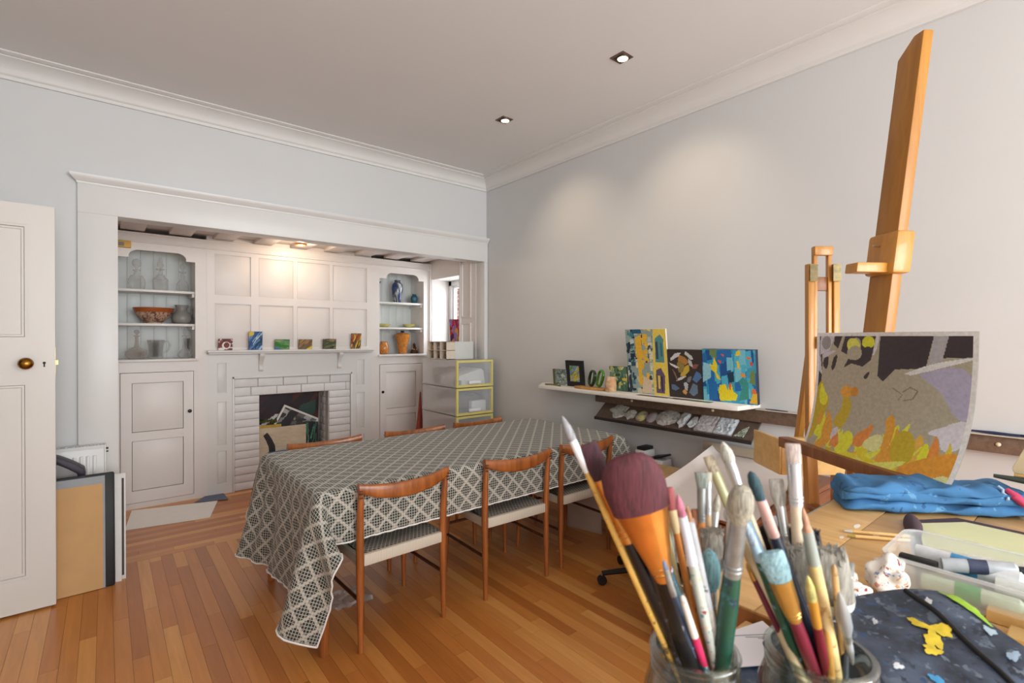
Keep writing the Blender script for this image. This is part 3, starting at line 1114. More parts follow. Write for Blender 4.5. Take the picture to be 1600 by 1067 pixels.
def make_chair(label, group):
    t = thing('dining_chair', label, 'chair', group=group)
    for s in (-1, 1):
        # rear leg rising to the back rail, front leg
        part(MB().tube([(s * .226, 0, 0), (s * .226, .004, .2), (s * .226, .008, .45), (s * .228, 0, .62), (s * .230, -.012, .74)], [.0115, .0165, .0185, .0165, .0135], 14), 'leg', M_TEAK, t)
        part(MB().tube([(s * .232, .43, 0), (s * .226, .425, .25), (s * .222, .42, .445)], [.011, .016, .0185], 14), 'leg', M_TEAK, t)
        part(MB().tube([(s * .226, .01, .235), (s * .226, .42, .235)], [.009, .009], 10), 'stretcher', M_TEAKD, t)
    part(MB().tube([(-.226, .42, .30), (.226, .42, .30)], .009, 10), 'stretcher', M_TEAKD, t)

    # sculpted back rail
    n = 28

    def sect(k):
        s = k / n * 2 - 1
        a = abs(s)
        y = -.012 - .030 * (1 - s * s)
        top = .766 + .020 * a ** 2.2
        low = .735 - .040 * (1 - a ** 2.0) * 1.0 + (.0 if a < .86 else 0)
        low = .702 + .012 * math.cos(a * PI) * -1 + .028 * max(0, (a - .55) / .45) ** 1.6
        th = .0125 + .002 * a
        x = s * .243
        pts = []
        for q in range(12):
            an = q / 12 * 2 * PI
            cz, cyy = math.sin(an), math.cos(an)
            zz = (top + low) / 2 + (top - low) / 2 * math.copysign(abs(cz) ** .55, cz)
            yy = y + th * math.copysign(abs(cyy) ** .7, cyy)
            pts.append((x, yy, zz))
        return pts
    rings = [sect(k) for k in range(n + 1)]
    vs = [p for r in rings for p in r]
    fs = [(i * 12 + q, i * 12 + (q + 1) % 12, (i + 1) * 12 + (q + 1) % 12, (i + 1) * 12 + q) for i in range(n) for q in range(12)]
    fs += [tuple(range(12)), tuple(n * 12 + q for q in range(12))]
    rail = part(MB().add(vs, fs), 'back_rail', M_TEAK, t, smooth=60)
    jn = MB()
    for s in (-1, 1):
        for z in (.722, .738, .754):
            jn.box(s * .236 - .008, s * .236 + .008, -.0310, -.0255, z - .003, z + .003)
    part(jn, 'joint_lines', M_TEAKD, rail, smooth=0)
    # seat: cord wrapped frame and woven top
    for (a, b, c, d, e, f) in ((-.212, .212, -.008, .020, .395, .450), (-.212, .212, .41, .438, .395, .450), (-.236, -.212, .016, .41, .40, .446), (.212, .236, .016, .41, .40, .446)):
        part(MB().box(a, b, c, d, e, f), 'seat_rail', mco, t, bevel=.007)
    part(MB().grid(lambda u, v: (-.215 + .43 * u, .015 + .40 * v, .4505 - .016 * math.sin(PI * u) * math.sin(PI * v)), 10, 10)
         .grid(lambda u, v: (-.215 + .43 * u, .015 + .40 * v, .434 - .016 * math.sin(PI * u) * math.sin(PI * v)), 10, 10), 'seat', mwv, t)
    return t


GRP = 'teak chairs around the long table'
ch = make_chair('teak chair at the near side of the table, the leftmost and nearest one', GRP)
specs = [((1.134, 2.208), .03, None), ((1.855, 2.205), -.03, 'teak chair at the near side of the table, the middle one'),
         ((2.455, 2.215), -.02, 'teak chair at the near side of the table, partly behind the paint brushes'),
         ((1.13, 3.30), PI + .02, 'teak chair at the far side of the table in front of the fireplace opening'),
         ((1.79, 3.295), PI - .02, 'teak chair at the far side of the table, the middle of that row'),
         ((2.375, 3.31), PI + .03, 'teak chair at the far side of the table in front of the plastic drawers')]
for i, ((x, y), rz, lab) in enumerate(specs):
    c = ch if i == 0 else copy_tree(ch)
    c.location = (x, y, 0)
    c.rotation_euler = (0, 0, rz)
    if lab:
        c['label'] = lab

# crumpled translucent sheet on the floor under the table
def crumple(x0, x1, y0, y1, z, amp, seed, nu=14, nv=12):
    r = random.Random(seed)
    hs = [[z + amp * r.random() for _ in range(nu + 1)] for _ in range(nv + 1)]
    return MB().grid(lambda u, v: (x0 + (x1 - x0) * u + .01 * math.sin(9 * v), y0 + (y1 - y0) * v + .012 * math.sin(11 * u), hs[int(round(v * nv))][int(round(u * nu))]), nu, nv)


solo(crumple(.92, 1.14, 2.60, 2.80, .002, .02, 2), 'plastic_sheet', pm('clear_plastic', (226, 220, 216), .25, alpha=.45), 'crumpled translucent plastic sheet on the floor under the table', 'plastic sheet')
# pale board leaning in the shade under the far end of the table
bd = MB().obox((2.80, 2.575, .205), (-.277, .961, 0), (0, 0, 1), (1, .277, 0), .17, .205, .006)
solo(bd, 'fibre_board', pm('beige_board', (198, 178, 164), .7, var=.04), 'large beige board standing on the floor under the right end of the table', 'board', bevel=.002)

# ================================================================== ALCOVE CONTENTS
def canvas(name, label, cat, w, h, d, loc, heading, lean, mat=None, img=None, edge=None, group=None, rim=0, rimmat=None, roll=0):
    """a stretched picture: body + painted face. local: x along width, y out of the back, z up"""
    t = thing(name, label, cat, loc, group=group)
    t.rotation_euler = (-lean, 0, 0)
    R = Matrix.Rotation(heading, 4, 'Z') @ Matrix.Rotation(-lean, 4, 'X') @ Matrix.Rotation(roll, 4, 'Y')
    t.rotation_euler = R.to_euler()
    part(MB().box(-w / 2, w / 2, 0, d, 0, h), 'canvas_body', edge or pm('canvas_edge', (60, 56, 54), .6), t, smooth=0)
    if img is not None:
        me = art_mesh('picture', img, lambda u, v: (-w / 2 + rim + (w - 2 * rim) * u, -.0012, rim + (h - 2 * rim) * v))
        o = bpy.data.objects.new('picture', me)
        COL.objects.link(o)
        o.parent = t
    elif mat:
        part(MB().box(-w / 2 + rim, w / 2 - rim, -.0015, 0, rim, h - rim), 'picture', mat, t, smooth=0)
    if rim:
        fm = MB().frame(-w / 2, w / 2, 0, h, rim, -.005, .001, .002)
        part(fm, 'frame', rimmat or M_BLACK, t, smooth=0)
    return t


def strokes(seed, base, pal, n, ang, jit, w=(.02, .06), L=(.2, .6), nx=40, ny=40, extra=()):
    r = random.Random(seed)
    lay = []
    for i in range(n):
        u, v = r.random(), r.random()
        a = ang + r.uniform(-jit, jit)
        l = r.uniform(*L)
        lay.append(('l', pal[r.randrange(len(pal))], [(u - l / 2 * math.cos(a), v - l / 2 * math.sin(a)), (u + l / 2 * math.cos(a + .2), v + l / 2 * math.sin(a + .2))], r.uniform(*w)))
    return raster(nx, ny, base, lay + list(extra))


zm = 1.339
G = 'little paintings on the mantel shelf'
mini = [
    (.860, .115, .105, 'little red painting with a white arc on the mantel shelf, leftmost', strokes(1, (120, 50, 42), [(110, 40, 36), (150, 70, 60), (60, 40, 50), (230, 228, 224)], 26, .4, 1.2, extra=[('e', (236, 234, 230), (.55, .42, .3, .34, 0)), ('e', (130, 56, 44), (.58, .45, .2, .25, 0)), ('e', (236, 234, 230), (.2, .1, .25, .12, 0))])),
    (1.112, .118, .175, 'little upright blue painting of waves with a yellow corner on the mantel shelf', strokes(2, (50, 90, 150), [(40, 80, 150), (90, 140, 190), (30, 50, 90), (180, 205, 220), (30, 60, 70)], 44, .7, .25, extra=[('e', (222, 196, 60), (.12, .92, .26, .16, 0))])),
    (1.352, .135, .10, 'little green hill painting on the mantel shelf', strokes(3, (70, 140, 60), [(60, 130, 50), (100, 160, 80), (140, 120, 160), (150, 160, 120)], 34, -.5, .25, extra=[('p', (70, 120, 160), [(0, 0), (.6, 0), (0, .3)]), ('p', (50, 120, 40), [(0, .75), (.9, .25), (.7, .1), (0, .4)])])),
    (1.572, .13, .10, 'little brown and yellow striped painting on the mantel shelf', strokes(4, (140, 100, 60), [(120, 70, 40), (150, 120, 90), (90, 110, 70), (190, 150, 70)], 34, .6, .2, extra=[('p', (220, 196, 50), [(.55, 0), (1, 0), (1, .35)])])),
    (1.815, .135, .105, 'little dark green and tan landscape painting on the mantel shelf', strokes(5, (70, 80, 50), [(60, 70, 40), (150, 130, 90), (90, 100, 60), (40, 50, 30), (180, 110, 60)], 36, .1, .4)),
    (2.098, .108, .165, 'little upright red, yellow and green painting on the mantel shelf, rightmost', strokes(6, (90, 110, 40), [(210, 60, 40), (230, 190, 40), (60, 120, 50), (150, 40, 40), (50, 60, 40)], 46, 1.0, .35)),
]
for (x, w, h, lab, img) in mini:
    canvas('miniature_painting', lab, 'painting', w, h, .012, (x, YA - .062, zm), 0, -.18 if False else -.12, img=img, group=G)

# ---- glass on the left shelves
GL = glassy('cut_glass', (247, 246, 245), .08, .74, True)
GLT = glassy('tinted_glass', (236, 229, 225), .08, .70, True)
GLG = pm('grey_pottery', (138, 134, 130), .35, var=.08)


def turned(name, label, cat, loc, parts, group=None, n=20):
    t = thing(name, label, cat, loc, group=group)
    for (pn, prof, mt) in parts:
        part(MB().lathe(prof, n=n), pn, mt, t, smooth=50)
    return t


z1, z2, z3 = 1.871, 1.579, 1.269
yy = 5.41
turned('decanter', 'squat cut glass decanter with round stopper, left on the top shelf of the left cupboard', 'decanter', (.216, yy, z1),
       [('bottle', [(.050, 0), (.056, .01), (.062, .05), (.060, .09), (.045, .12), (.022, .135), (.018, .16), (.030, .168), (.028, .172), (.015, .172)], GL), ('stopper', [(.012, .172), (.012, .19), (.030, .21), (.034, .235), (.026, .258), (.006, .268)], GL)], 'decanters in the left cupboard')
turned('decanter', 'tall cut glass decanter with pointed stopper, middle of the top shelf of the left cupboard', 'decanter', (.385, yy, z1),
       [('bottle', [(.056, 0), (.058, .08), (.060, .10), (.030, .13), (.034, .138), (.018, .145), (.016, .18), (.036, .188), (.034, .193), (.014, .194)], GL), ('stopper', [(.010, .194), (.012, .205), (.026, .225), (.020, .26), (.006, .305)], GL)], 'decanters in the left cupboard')
turned('decanter', 'slim cut glass decanter with ball stopper, right on the top shelf of the left cupboard', 'decanter', (.550, yy, z1),
       [('bottle', [(.040, 0), (.048, .03), (.046, .07), (.030, .10), (.020, .115), (.016, .15), (.015, .17), (.030, .178), (.028, .183), (.012, .184)], GL), ('stopper', [(.008, .184), (.009, .20), (.020, .215), (.022, .232), (.014, .25), (.003, .256)], GL)], 'decanters in the left cupboard')
mbw = abstract('bowl_pattern', [(52, 40, 44), (150, 96, 50), (190, 170, 150), (120, 60, 36), (60, 62, 90), (196, 150, 60)], 26, dist=1)
t = turned('patterned_bowl', 'wide orange and blue patterned china bowl on the middle shelf of the left cupboard', 'bowl', (.335, yy, z2),
           [('bowl', [(.06, 0), (.062, .012), (.075, .018), (.118, .06), (.142, .105), (.150, .135), (.145, .135), (.112, .065), (.06, .025), (0, .02)], mbw), ('rim_band', [(.1405, .098), (.1515, .1355), (.1495, .137), (.139, .1)], pm('bowl_rim', (150, 76, 30), .3))], n=28)
t = turned('pottery_jug', 'round grey jug with looped handle on the middle shelf of the left cupboard', 'jug', (.543, 5.42, z2),
           [('body', [(.052, 0), (.072, .02), (.080, .05), (.070, .09), (.046, .115), (.042, .14), (.054, .172), (.050, .172), (.038, .14), (.03, .12)], GLG)])
part(MB().tube([(.045, 0, .155), (.07, 0, .165), (.082, 0, .14), (.078, 0, .10), (.068, 0, .085)], .007, 8), 'handle', GLG, t)
turned('decanter', 'flat round glass decanter with a long neck on the bottom shelf of the left cupboard', 'decanter', (.215, yy, z3),
       [('bottle', [(.05, 0), (.075, .012), (.086, .04), (.078, .068), (.045, .09), (.020, .105), (.015, .14), (.014, .19), (.026, .2), (.024, .204), (.012, .205)], GLT), ('stopper', [(.008, .205), (.01, .215), (.022, .232), (.016, .25), (.003, .256)], GLT)], 'decanters in the left cupboard')
t = turned('glass_jug', 'clear glass jug with big handle on the bottom shelf of the left cupboard', 'jug', (.352, 5.44, z3),
           [('body', [(.05, 0), (.056, .01), (.05, .05), (.056, .11), (.066, .165), (.062, .165), (.05, .11), (.045, .05), (.045, .015), (0, .012)], GL)])
part(MB().tube([(.06, 0, .15), (.09, 0, .155), (.105, 0, .12), (.09, 0, .07), (.054, 0, .045)], .008, 8), 'handle', GL, t)
turned('decanter', 'small glass decanter with tall pointed stopper on the bottom shelf of the left cupboard', 'decanter', (.565, yy, z3),
       [('bottle', [(.035, 0), (.054, .012), (.058, .03), (.04, .06), (.018, .085), (.013, .14), (.013, .19), (.026, .2), (.012, .206)], GL), ('stopper', [(.008, .206), (.014, .225), (.012, .25), (.003, .275)], GL)], 'decanters in the left cupboard')
turned('wine_glass', 'plain tall glass at the back of the bottom shelf of the left cupboard', 'glass', (.604, 5.52, z3),
       [('glass', [(.03, 0), (.004, .008), (.004, .05), (.02, .08), (.026, .13), (.022, .18), (.021, .18), (.024, .13), (.015, .08), (0, .07)], GL)])
# yellow tool hanging at the head of the cupboard
t = thing('spirit_level', 'short yellow plastic tool with a grey window, fixed high in the alcove corner', 'tool', (.10, 5.25, 2.205))
part(MB().box(.03, .172, 5.225, 5.265, 2.205, 2.262), 'body', pm('yellow_plastic', (206, 160, 70), .5), t, True, bevel=.006)
part(MB().box(.05, .125, 5.222, 5.226, 2.214, 2.245), 'window', pm('grey_plastic', (128, 120, 112), .5), t, True)

# ---- right cupboard shelves
mvb = abstract('blue_vase_glaze', [(24, 34, 60), (40, 66, 120), (70, 72, 80), (200, 204, 206), (110, 112, 116)], 11, (1, 1, .5), .2)
turned('vase', 'dark blue and white shouldered vase on the top shelf of the right cupboard', 'vase', (2.682, yy, z1),
       [('body', [(.040, 0), (.044, .01), (.058, .09), (.068, .17), (.062, .215), (.040, .24), (.030, .25), (.036, .262), (.030, .262), (.02, .24)], mvb), ('neck', [(.0365, .262), (.037, .268), (.026, .268), (.026, .25)], pm('near_black_glaze', (20, 24, 34), .25))])
turned('vase', 'small teal vase on the top shelf of the right cupboard', 'vase', (2.905, yy, z1),
       [('body', [(.028, 0), (.04, .03), (.044, .065), (.036, .09), (.022, .102), (.026, .115), (.020, .115), (.012, .1)], pm('teal_glaze', (46, 92, 108), .25, var=.3, scale=30))])
turned('goblet', 'thin stemmed glass half hidden at the left of the top shelf of the right cupboard', 'glass', (2.445, 5.44, z1),
       [('glass', [(.028, 0), (.006, .01), (.005, .15), (.012, .2), (.045, .235), (.043, .236), (.01, .205), (0, .2)], pm('grey_glass', (92, 84, 86), .2, alpha=.8))])
for (x, lab) in ((2.515, 'pale yellow glass dish at the left of the middle shelf of the right cupboard'), (2.845, 'pale yellow glass dish at the right of the middle shelf of the right cupboard')):
    turned('glass_dish', lab, 'dish', (x, 5.42, z2), [('dish', [(.035, 0), (.05, .006), (.075, .03), (.082, .042), (.078, .042), (.05, .012), (0, .008)], pm('yellow_glass', (214, 204, 130), .15, alpha=.75))], 'yellow dishes')
mva = abstract('amber_swirl', [(104, 50, 16), (186, 100, 26), (206, 140, 66), (146, 70, 20), (232, 214, 192)], 16, dist=2, rough=.2)
turned('vase', 'squat amber striped jar on the bottom shelf of the right cupboard', 'vase', (2.512, yy, z3),
       [('body', [(.038, 0), (.05, .012), (.056, .06), (.054, .1), (.040, .122), (.038, .14), (.042, .146), (.034, .146), (.032, .12)], mva)])
turned('vase', 'tall flared orange and clear glass vase on the bottom shelf of the right cupboard', 'vase', (2.75, yy, z3),
       [('body', [(.045, 0), (.05, .02), (.064, .12), (.085, .19), (.092, .225), (.06, .245), (.028, .25), (.02, .24)], mva), ('stopper', [(.02, .248), (.022, .27), (.012, .274)], M_BLACK)])
t = thing('figurine', 'tiny seated bronze figurine on the bottom shelf of the right cupboard', 'figurine', (2.905, yy, z3))
mf = pm('bronze_figure', (84, 56, 34), .35, .5, var=.3, scale=40)
part(MB().lathe([(.046, 0), (.048, .008), (.044, .02), (.04, .03)], n=16).lathe([(.042, .028), (.032, .05), (.026, .07), (.016, .086), (.010, .09)], n=14).lathe([(.008, .088), (.016, .098), (.017, .108), (.01, .12), (.003, .128)], n=14), 'body', mf, t, smooth=60)
part(MB().tube([(-.022, 0, .078), (-.034, -.015, .055), (-.01, -.034, .045)], .007, 8).tube([(.022, 0, .078), (.034, -.015, .055), (.01, -.034, .045)], .007, 8), 'arms', pm('cream_robe', (190, 170, 140), .5), t)

# ---- things kept in the fire opening
def quad_board(name, label, cat, pts, y, d, mat, edge=None):
    mb = MB().prism(pts, lambda a, b, k: (a, y + k, b), d)
    return solo(mb, name, mat, label, cat, smooth=0)


img = strokes(21, (52, 24, 30), [(60, 24, 34), (40, 26, 34), (64, 30, 46), (40, 66, 60), (44, 30, 40), (80, 36, 30)], 60, .2, .6, (.03, .09), nx=60, ny=80, extra=[('p', (46, 74, 66), [(.5, .5), (.95, .75), (.95, .9), (.7, .85)]), ('l', (226, 224, 220), [(.05, .62), (.3, .74), (.55, .72)], .02), ('p', (100, 96, 40), [(0, .42), (.3, .5), (.4, .62), (.1, .6)])])
canvas('painting', 'big dark maroon and green painting at the back of the fire opening', 'painting', .62, .87, .02, (1.49, 5.545, .002), 0, -.04, img=img, edge=pm('white_canvas_edge', (226, 224, 220), .6))
img = strokes(22, (110, 108, 106), [(150, 148, 146), (60, 58, 62), (190, 188, 186), (84, 70, 60)], 26, 1.0, .5, (.04, .1), nx=40, ny=30, extra=[('p', (52, 46, 52), [(.05, .0), (.3, 0), (.42, 1), (.2, 1)])])
t = canvas('framed_print', 'white framed grey print leaning askew in the fire opening', 'picture', .40, .26, .012, (1.50, 5.495, .44), 0, -.06, img=img, edge=pm('white_frame', (236, 232, 224), .5), rim=.02, rimmat=pm('white_frame', (236, 232, 224), .5), roll=.47)
bp = solo(MB().box(1.175, 1.64, 5.42, 5.432, .002, .545), 'plywood_board', wood('plywood', (196, 178, 148), (222, 206, 180), .7, (8, 8, 20)), 'bare plywood board with a black curved mark in the fire opening', 'board', smooth=0, bevel=.002)
arc = [(1.225, .47), (1.262, .50), (1.30, .44), (1.335, .36), (1.34, .28), (1.28, .28), (1.275, .35), (1.25, .42)]
part(MB().prism(arc, lambda a, b, k: (a, 5.4185 + k, b), .0012), 'brush_mark', pm('ink', (50, 48, 50), .7, var=.3, scale=40), bp, True, smooth=0)
solo(MB().box(1.18, 1.40, 5.44, 5.46, .003, .57), 'ochre_board', pm('ochre', (206, 164, 60), .6, var=.2), 'yellow edged panel behind the plywood board in the fire opening', 'board', smooth=0)
img = strokes(23, (22, 40, 40), [(16, 24, 30), (60, 120, 96), (90, 150, 120), (20, 30, 40)], 22, 1.1, .8, (.04, .1), nx=24, ny=50)
canvas('painting', 'narrow teal and black painting at the right of the fire opening', 'painting', .13, .555, .012, (1.70, 5.445, .002), 0, -.02, img=img)
solo(MB().grid(lambda u, v: (1.79 - .03 * math.sin(v * 3) * (1 - v) + .004 * u, 5.43 + .06 * u, .002 + .86 * v), 3, 14).grid(lambda u, v: (1.793 - .03 * math.sin(v * 3) * (1 - v) + .004 * u, 5.43 + .06 * u, .002 + .86 * v), 3, 14), 'paper_roll', pm('white_paper', (232, 230, 228), .7, var=.02), 'curved white sheet of paper standing at the right of the fire opening', 'paper')
solo(MB().box(1.26, 1.62, 5.36, 5.38, .002, .31), 'blue_canvas', pm('blue_paint', (40, 96, 150), .5, var=.2), 'blue canvas edge low in the fire opening in front of the plywood', 'canvas', smooth=0, bevel=.003)
solo(crumple(1.19, 1.36, 5.465, 5.50, .58, .05, 5, 8, 4), 'olive_cloth', pm('olive', (86, 92, 44), .8, var=.4, scale=40), 'crumpled olive green cloth stuffed at the left of the fire opening', 'cloth')

# ---- floor sheets in front of the left cupboard
solo(MB().prism([(.112, 4.727), (.652, 4.631), (.771, 5.062), (.17, 5.225)], lambda a, b, k: (a, b, .001 + k), .004), 'paper_sheet', pm('cream_card', (244, 239, 232), .75, var=.02), 'large cream sheet of card lying on the floor before the left cupboard', 'paper', smooth=0)
solo(MB().prism([(.60, 5.12), (.853, 5.041), (.849, 5.255), (.70, 5.262)], lambda a, b, k: (a, b, .006 + k), .003), 'blue_sheet', pm('slate_blue', (104, 112, 134), .8, var=.08), 'slate blue sheet on the floor at the foot of the fireplace pilaster', 'paper', smooth=0)

# ---- painted object on the window sill
img = strokes(31, (140, 30, 60), [(200, 40, 50), (90, 30, 90), (230, 150, 40), (170, 30, 50), (220, 190, 60), (150, 120, 190)], 60, 1.2, 1.4, (.04, .1), (.1, .3), nx=24, ny=60)
canvas('painting', 'narrow red, purple and yellow painting standing on the alcove window sill', 'painting', .17, .40, .015, (3.24, 4.965, WZ0), -1.05, -.12, img=img)

# ---- stack of translucent drawers
M_FROST = pm('frosted_plastic', (240, 238, 238), .35, alpha=.34, var=.03)
M_CLEAR = pm('clear_front', (232, 236, 238), .15, alpha=.22, var=0)
M_YEL = pm('pale_yellow_plastic', (226, 212, 130), .4, var=.03)
DX0, DX1, DY_0, DY_1 = 2.605, 3.035, 4.0, 4.66
M_WH = pm('white_plastic', (232, 232, 232), .4, var=.02)
for k in range(4):
    zt = 1.238 - k * .272
    zb = zt - .262
    nm = ('top', 'second from the top', 'third from the top', 'bottom')[k]
    t = thing('storage_drawer', 'translucent drawer with pale yellow frame, %s in the stack by the wall' % nm, 'drawer', ((DX0 + DX1) / 2, DY_0 + .3, zb), group='stacked plastic drawers')
    sh = MB().box(DX0, DX0 + .004, DY_0 + .02, DY_1, zb, zt).box(DX1 - .004, DX1, DY_0 + .02, DY_1, zb, zt).box(DX0, DX1, DY_0 + .02, DY_1, zt - .004, zt).box(DX0, DX1, DY_0 + .02, DY_1, zb, zb + .004).box(DX0, DX1, DY_1 - .004, DY_1, zb, zt)
    part(sh, 'case', M_FROST, t, True, smooth=0)
    part(MB().box(DX0 - .004, DX0 + .006, DY_0 + .02, DY_1, zt - .022, zt - .012), 'rib', M_FROST, t, True)
    part(MB().box(DX0 - .004, DX0 + .006, DY_0 + .02, DY_1, zb + .004, zb + .016), 'rib', M_FROST, t, True)
    f = MB().frame(DX0 - .003, DX1 + .003, zb, zt, .024, DY_0, DY_0 + .022, .003)
    part(f, 'front_frame', M_YEL, t, True, smooth=0)
    part(MB().box(DX0 + .026, DX1 - .02, DY_0 + .008, DY_0 + .012, zb + .022, zt - .018), 'front_panel', M_CLEAR, t, True)
    if k < 3:
        part(MB().box(2.74, 2.88, DY_0 - .012, DY_0 + .008, zb + .03, zb + .062), 'handle', M_WH, t, True, bevel=.006)
    # contents seen through the front
    if k == 0:
        tp = solo(MB().prism([(2.66, zb + .07), (2.985, zb + .075), (2.965, zb + .215), (2.935, zb + .24), (2.665, zb + .17)], lambda a, b, kk: (a, DY_0 + .06 + kk, b), .34), 'white_machine', M_WH, 'white wedge shaped machine inside the top plastic drawer', 'machine', bevel=.006)
        solo(MB().box(2.63, 2.69, DY_0 + .05, DY_0 + .12, zb + .0045, zb + .065), 'small_box', pm('grey_green', (120, 132, 132), .5), 'small grey green box at the left inside the top plastic drawer', 'box', bevel=.004)
        tp.location.z = zb + .0045
        solo(MB().box(2.70, 2.98, DY_0 + .42, DY_1 - .03, zb + .0045, zb + .17), 'dark_bundle', pm('charcoal_cloth', (84, 84, 88), .8), 'dark grey bundle at the back of the top plastic drawer', 'bundle', bevel=.03)
    elif k == 1:
        solo(MB().grid(lambda u, v: (2.63 + .37 * u, DY_0 + .1 + .4 * v, zb + .14 + .06 * math.sin(u * 3) + .02 * math.sin(v * 7)), 8, 8).grid(lambda u, v: (2.63 + .37 * u, DY_0 + .1 + .4 * v, zb + .0045), 2, 2), 'cloth_bundle', pm('slate_cloth', (92, 104, 120), .8), 'slate blue cloth bundle inside the second plastic drawer', 'cloth')
        solo(MB().box(2.80, 2.97, DY_0 + .03, DY_0 + .09, zb + .0045, zb + .13), 'white_carton', M_WH, 'white carton at the front inside the second plastic drawer', 'box', bevel=.003)
    elif k == 2:
        solo(MB().box(2.65, 3.0, DY_0 + .1, DY_1 - .08, zb + .0045, zb + .16), 'grey_bundle', pm('grey_cloth', (130, 130, 134), .8), 'grey bundle inside the third plastic drawer', 'bundle', bevel=.03)
# small pigeon-hole organiser on top
OZ = 1.2395
t = thing('organiser_box', 'white box with six small pigeonholes on top of the plastic drawers', 'organiser', (2.80, 4.43, OZ))
M_OFF = pm('off_white_card', (214, 214, 208), .6, var=.02)
ox0, ox1, oy0, oy1, oz1 = 2.64, 2.965, 4.245, 4.62, OZ + .18
sh = MB().box(ox0 + .10, ox1, oy0, oy1, OZ, oz1)
part(sh, 'closed_box', M_OFF, t, True, bevel=.002)
gr = MB()
for y in np.linspace(oy0, oy1 - .006, 4):
    gr.box(ox0, ox0 + .10, y, y + .006, OZ, oz1)
for z in (OZ, OZ + .088, oz1 - .005):
    gr.box(ox0, ox0 + .10, oy0, oy1, z, z + .005)
part(gr, 'pigeonholes', pm('cream_plastic', (224, 210, 190), .5), t, True, smooth=0)
rr = random.Random(3)
pw = (oy1 - oy0) / 3
for i in range(3):
    for j in range(2):
        c = [(92, 84, 80), (120, 90, 70), (90, 40, 40), (150, 150, 150), (70, 66, 64), (170, 130, 90)][i * 2 + j]
        yc = oy0 + pw * (i + .5)
        zc = OZ + .006 + j * .0885
        vs = [(ox0 + .05 + rr.uniform(-.03, .03), yc + rr.uniform(-.045, .045), zc + (k % 3) * .018) for k in range(3)]
        mbx = MB()
        mbx.lathe([(.03, 0), (.042, .015), (.035, .04), (.015, .055)], (ox0 + .055, yc, zc), 9, .9, 1.1)
        solo(mbx, 'trinket', pm('trinket%d%d' % (i, j), c, .6, var=.4, scale=60),
             ('dark', 'brown', 'maroon', 'silver grey', 'black', 'tan')[i * 2 + j] + ' trinket in a %s pigeonhole of the white organiser, %s' % (('lower', 'upper')[j], ('nearest the wall side', 'in the middle', 'nearest the fireplace')[i]), 'trinket', 'trinkets in the organiser')
# red furled thing behind the drawers
solo(MB().tube([(2.645, 4.85, .003), (2.66, 4.86, .3), (2.69, 4.88, .55), (2.70, 4.885, .86)], [.05, .045, .03, .008], 10), 'furled_umbrella', pm('dark_red_cloth', (150, 66, 52), .7, var=.2, scale=20), 'dark red furled umbrella standing between the right cupboard and the drawers', 'umbrella')

# ================================================================== LEFT SIDE: radiator, portfolio, canvases, bag
t = thing('radiator', 'white panel radiator below the alcove casing behind the portfolio', 'radiator', (-.35, 4.13, .1))
RX0, RX1, RZ0, RZ1, RY0, RY1 = -.75, -.004, .14, .772, 4.075, 4.15
part(MB().box(RX0, RX1, RY0 + .004, RY0 + .012, RZ0, RZ1 - .02), 'panel', M_TRIM, t, True, bevel=.003)
part(MB().box(RX0, RX1, RY1 - .012, RY1 - .004, RZ0, RZ1 - .02), 'panel', M_TRIM, t, True, bevel=.003)
nf = 22
for k in range(nf):
    x = RX0 + .025 + (RX1 - RX0 - .05) * k / nf
    part(MB().box(x, x + .018, RY0 - .004, RY0 + .005, RZ0 + .03, RZ1 - .06), 'flute', M_TRIM, t, True, bevel=.004)
g = MB().box(RX0, RX1, RY0, RY0 + .012, RZ1 - .02, RZ1).box(RX0, RX1, RY1 - .012, RY1, RZ1 - .02, RZ1)
for k in range(44):
    x = RX0 + (RX1 - RX0) * k / 44
    g.box(x, x + .008, RY0 + .012, RY1 - .012, RZ1 - .004, RZ1)
part(g, 'top_grille', M_TRIM, t, True, smooth=0)
part(MB().box(RX1, RX1 + .008, RY0, RY1, RZ0, RZ1), 'end_cover', M_TRIM, t, True, bevel=.002)
part(MB().tube([(RX1 + .008, 4.10, .745), (RX1 + .02, 4.10, .745)], .006, 10).tube([(RX1 + .008, 4.10, .725), (RX1 + .02, 4.10, .725)], .004, 10), 'bleed_valve', M_BLACK, t, True)
part(MB().tube([(-.05, 4.11, .003), (-.05, 4.11, .2)], .008, 10), 'pipe', M_STEEL, t, True)

PFW = .70
t = thing('portfolio', 'black art portfolio with brown kraft sheet on its face, leaning behind the door', 'portfolio', (-.70, 3.70, .001))
R = Matrix.Rotation(.02, 4, 'Z') @ Matrix.Rotation(-.17, 4, 'X')
t.rotation_euler = R.to_euler()
part(MB().box(0, .745, .004, .032, 0, .655), 'cover', M_BLACK, t, bevel=.01)
part(MB().box(.02, .700, .0005, .004, .002, .640), 'grey_backing', pm('grey_card', (150, 152, 156), .6, var=.03), t, smooth=0)
part(MB().box(.02, .690, -.001, .001, .002, .595), 'kraft_sheet', pm('kraft', (196, 152, 100), .65, var=.05, scale=6), t, smooth=0)
t = thing('stretched_canvases', 'pair of white edged canvases leaning behind the black portfolio', 'canvas', (-.45, 3.765, .001))
R = Matrix.Rotation(-.02, 4, 'Z') @ Matrix.Rotation(-.24, 4, 'X')
t.rotation_euler = R.to_euler()
part(MB().box(0, .525, 0, .020, 0, .62), 'canvas', pm('white_canvas', (226, 222, 218), .7, var=.03), t, bevel=.002)
part(MB().box(.01, .545, .030, .052, 0, .63), 'canvas', MATS['white_canvas'], t, bevel=.002)
part(MB().box(.02, .536, .0205, .0295, .03, .60), 'stretcher', pm('gap_shade', (72, 58, 54), .7), t)  # dark slab filling the gap between the canvases, its shade put into the colour
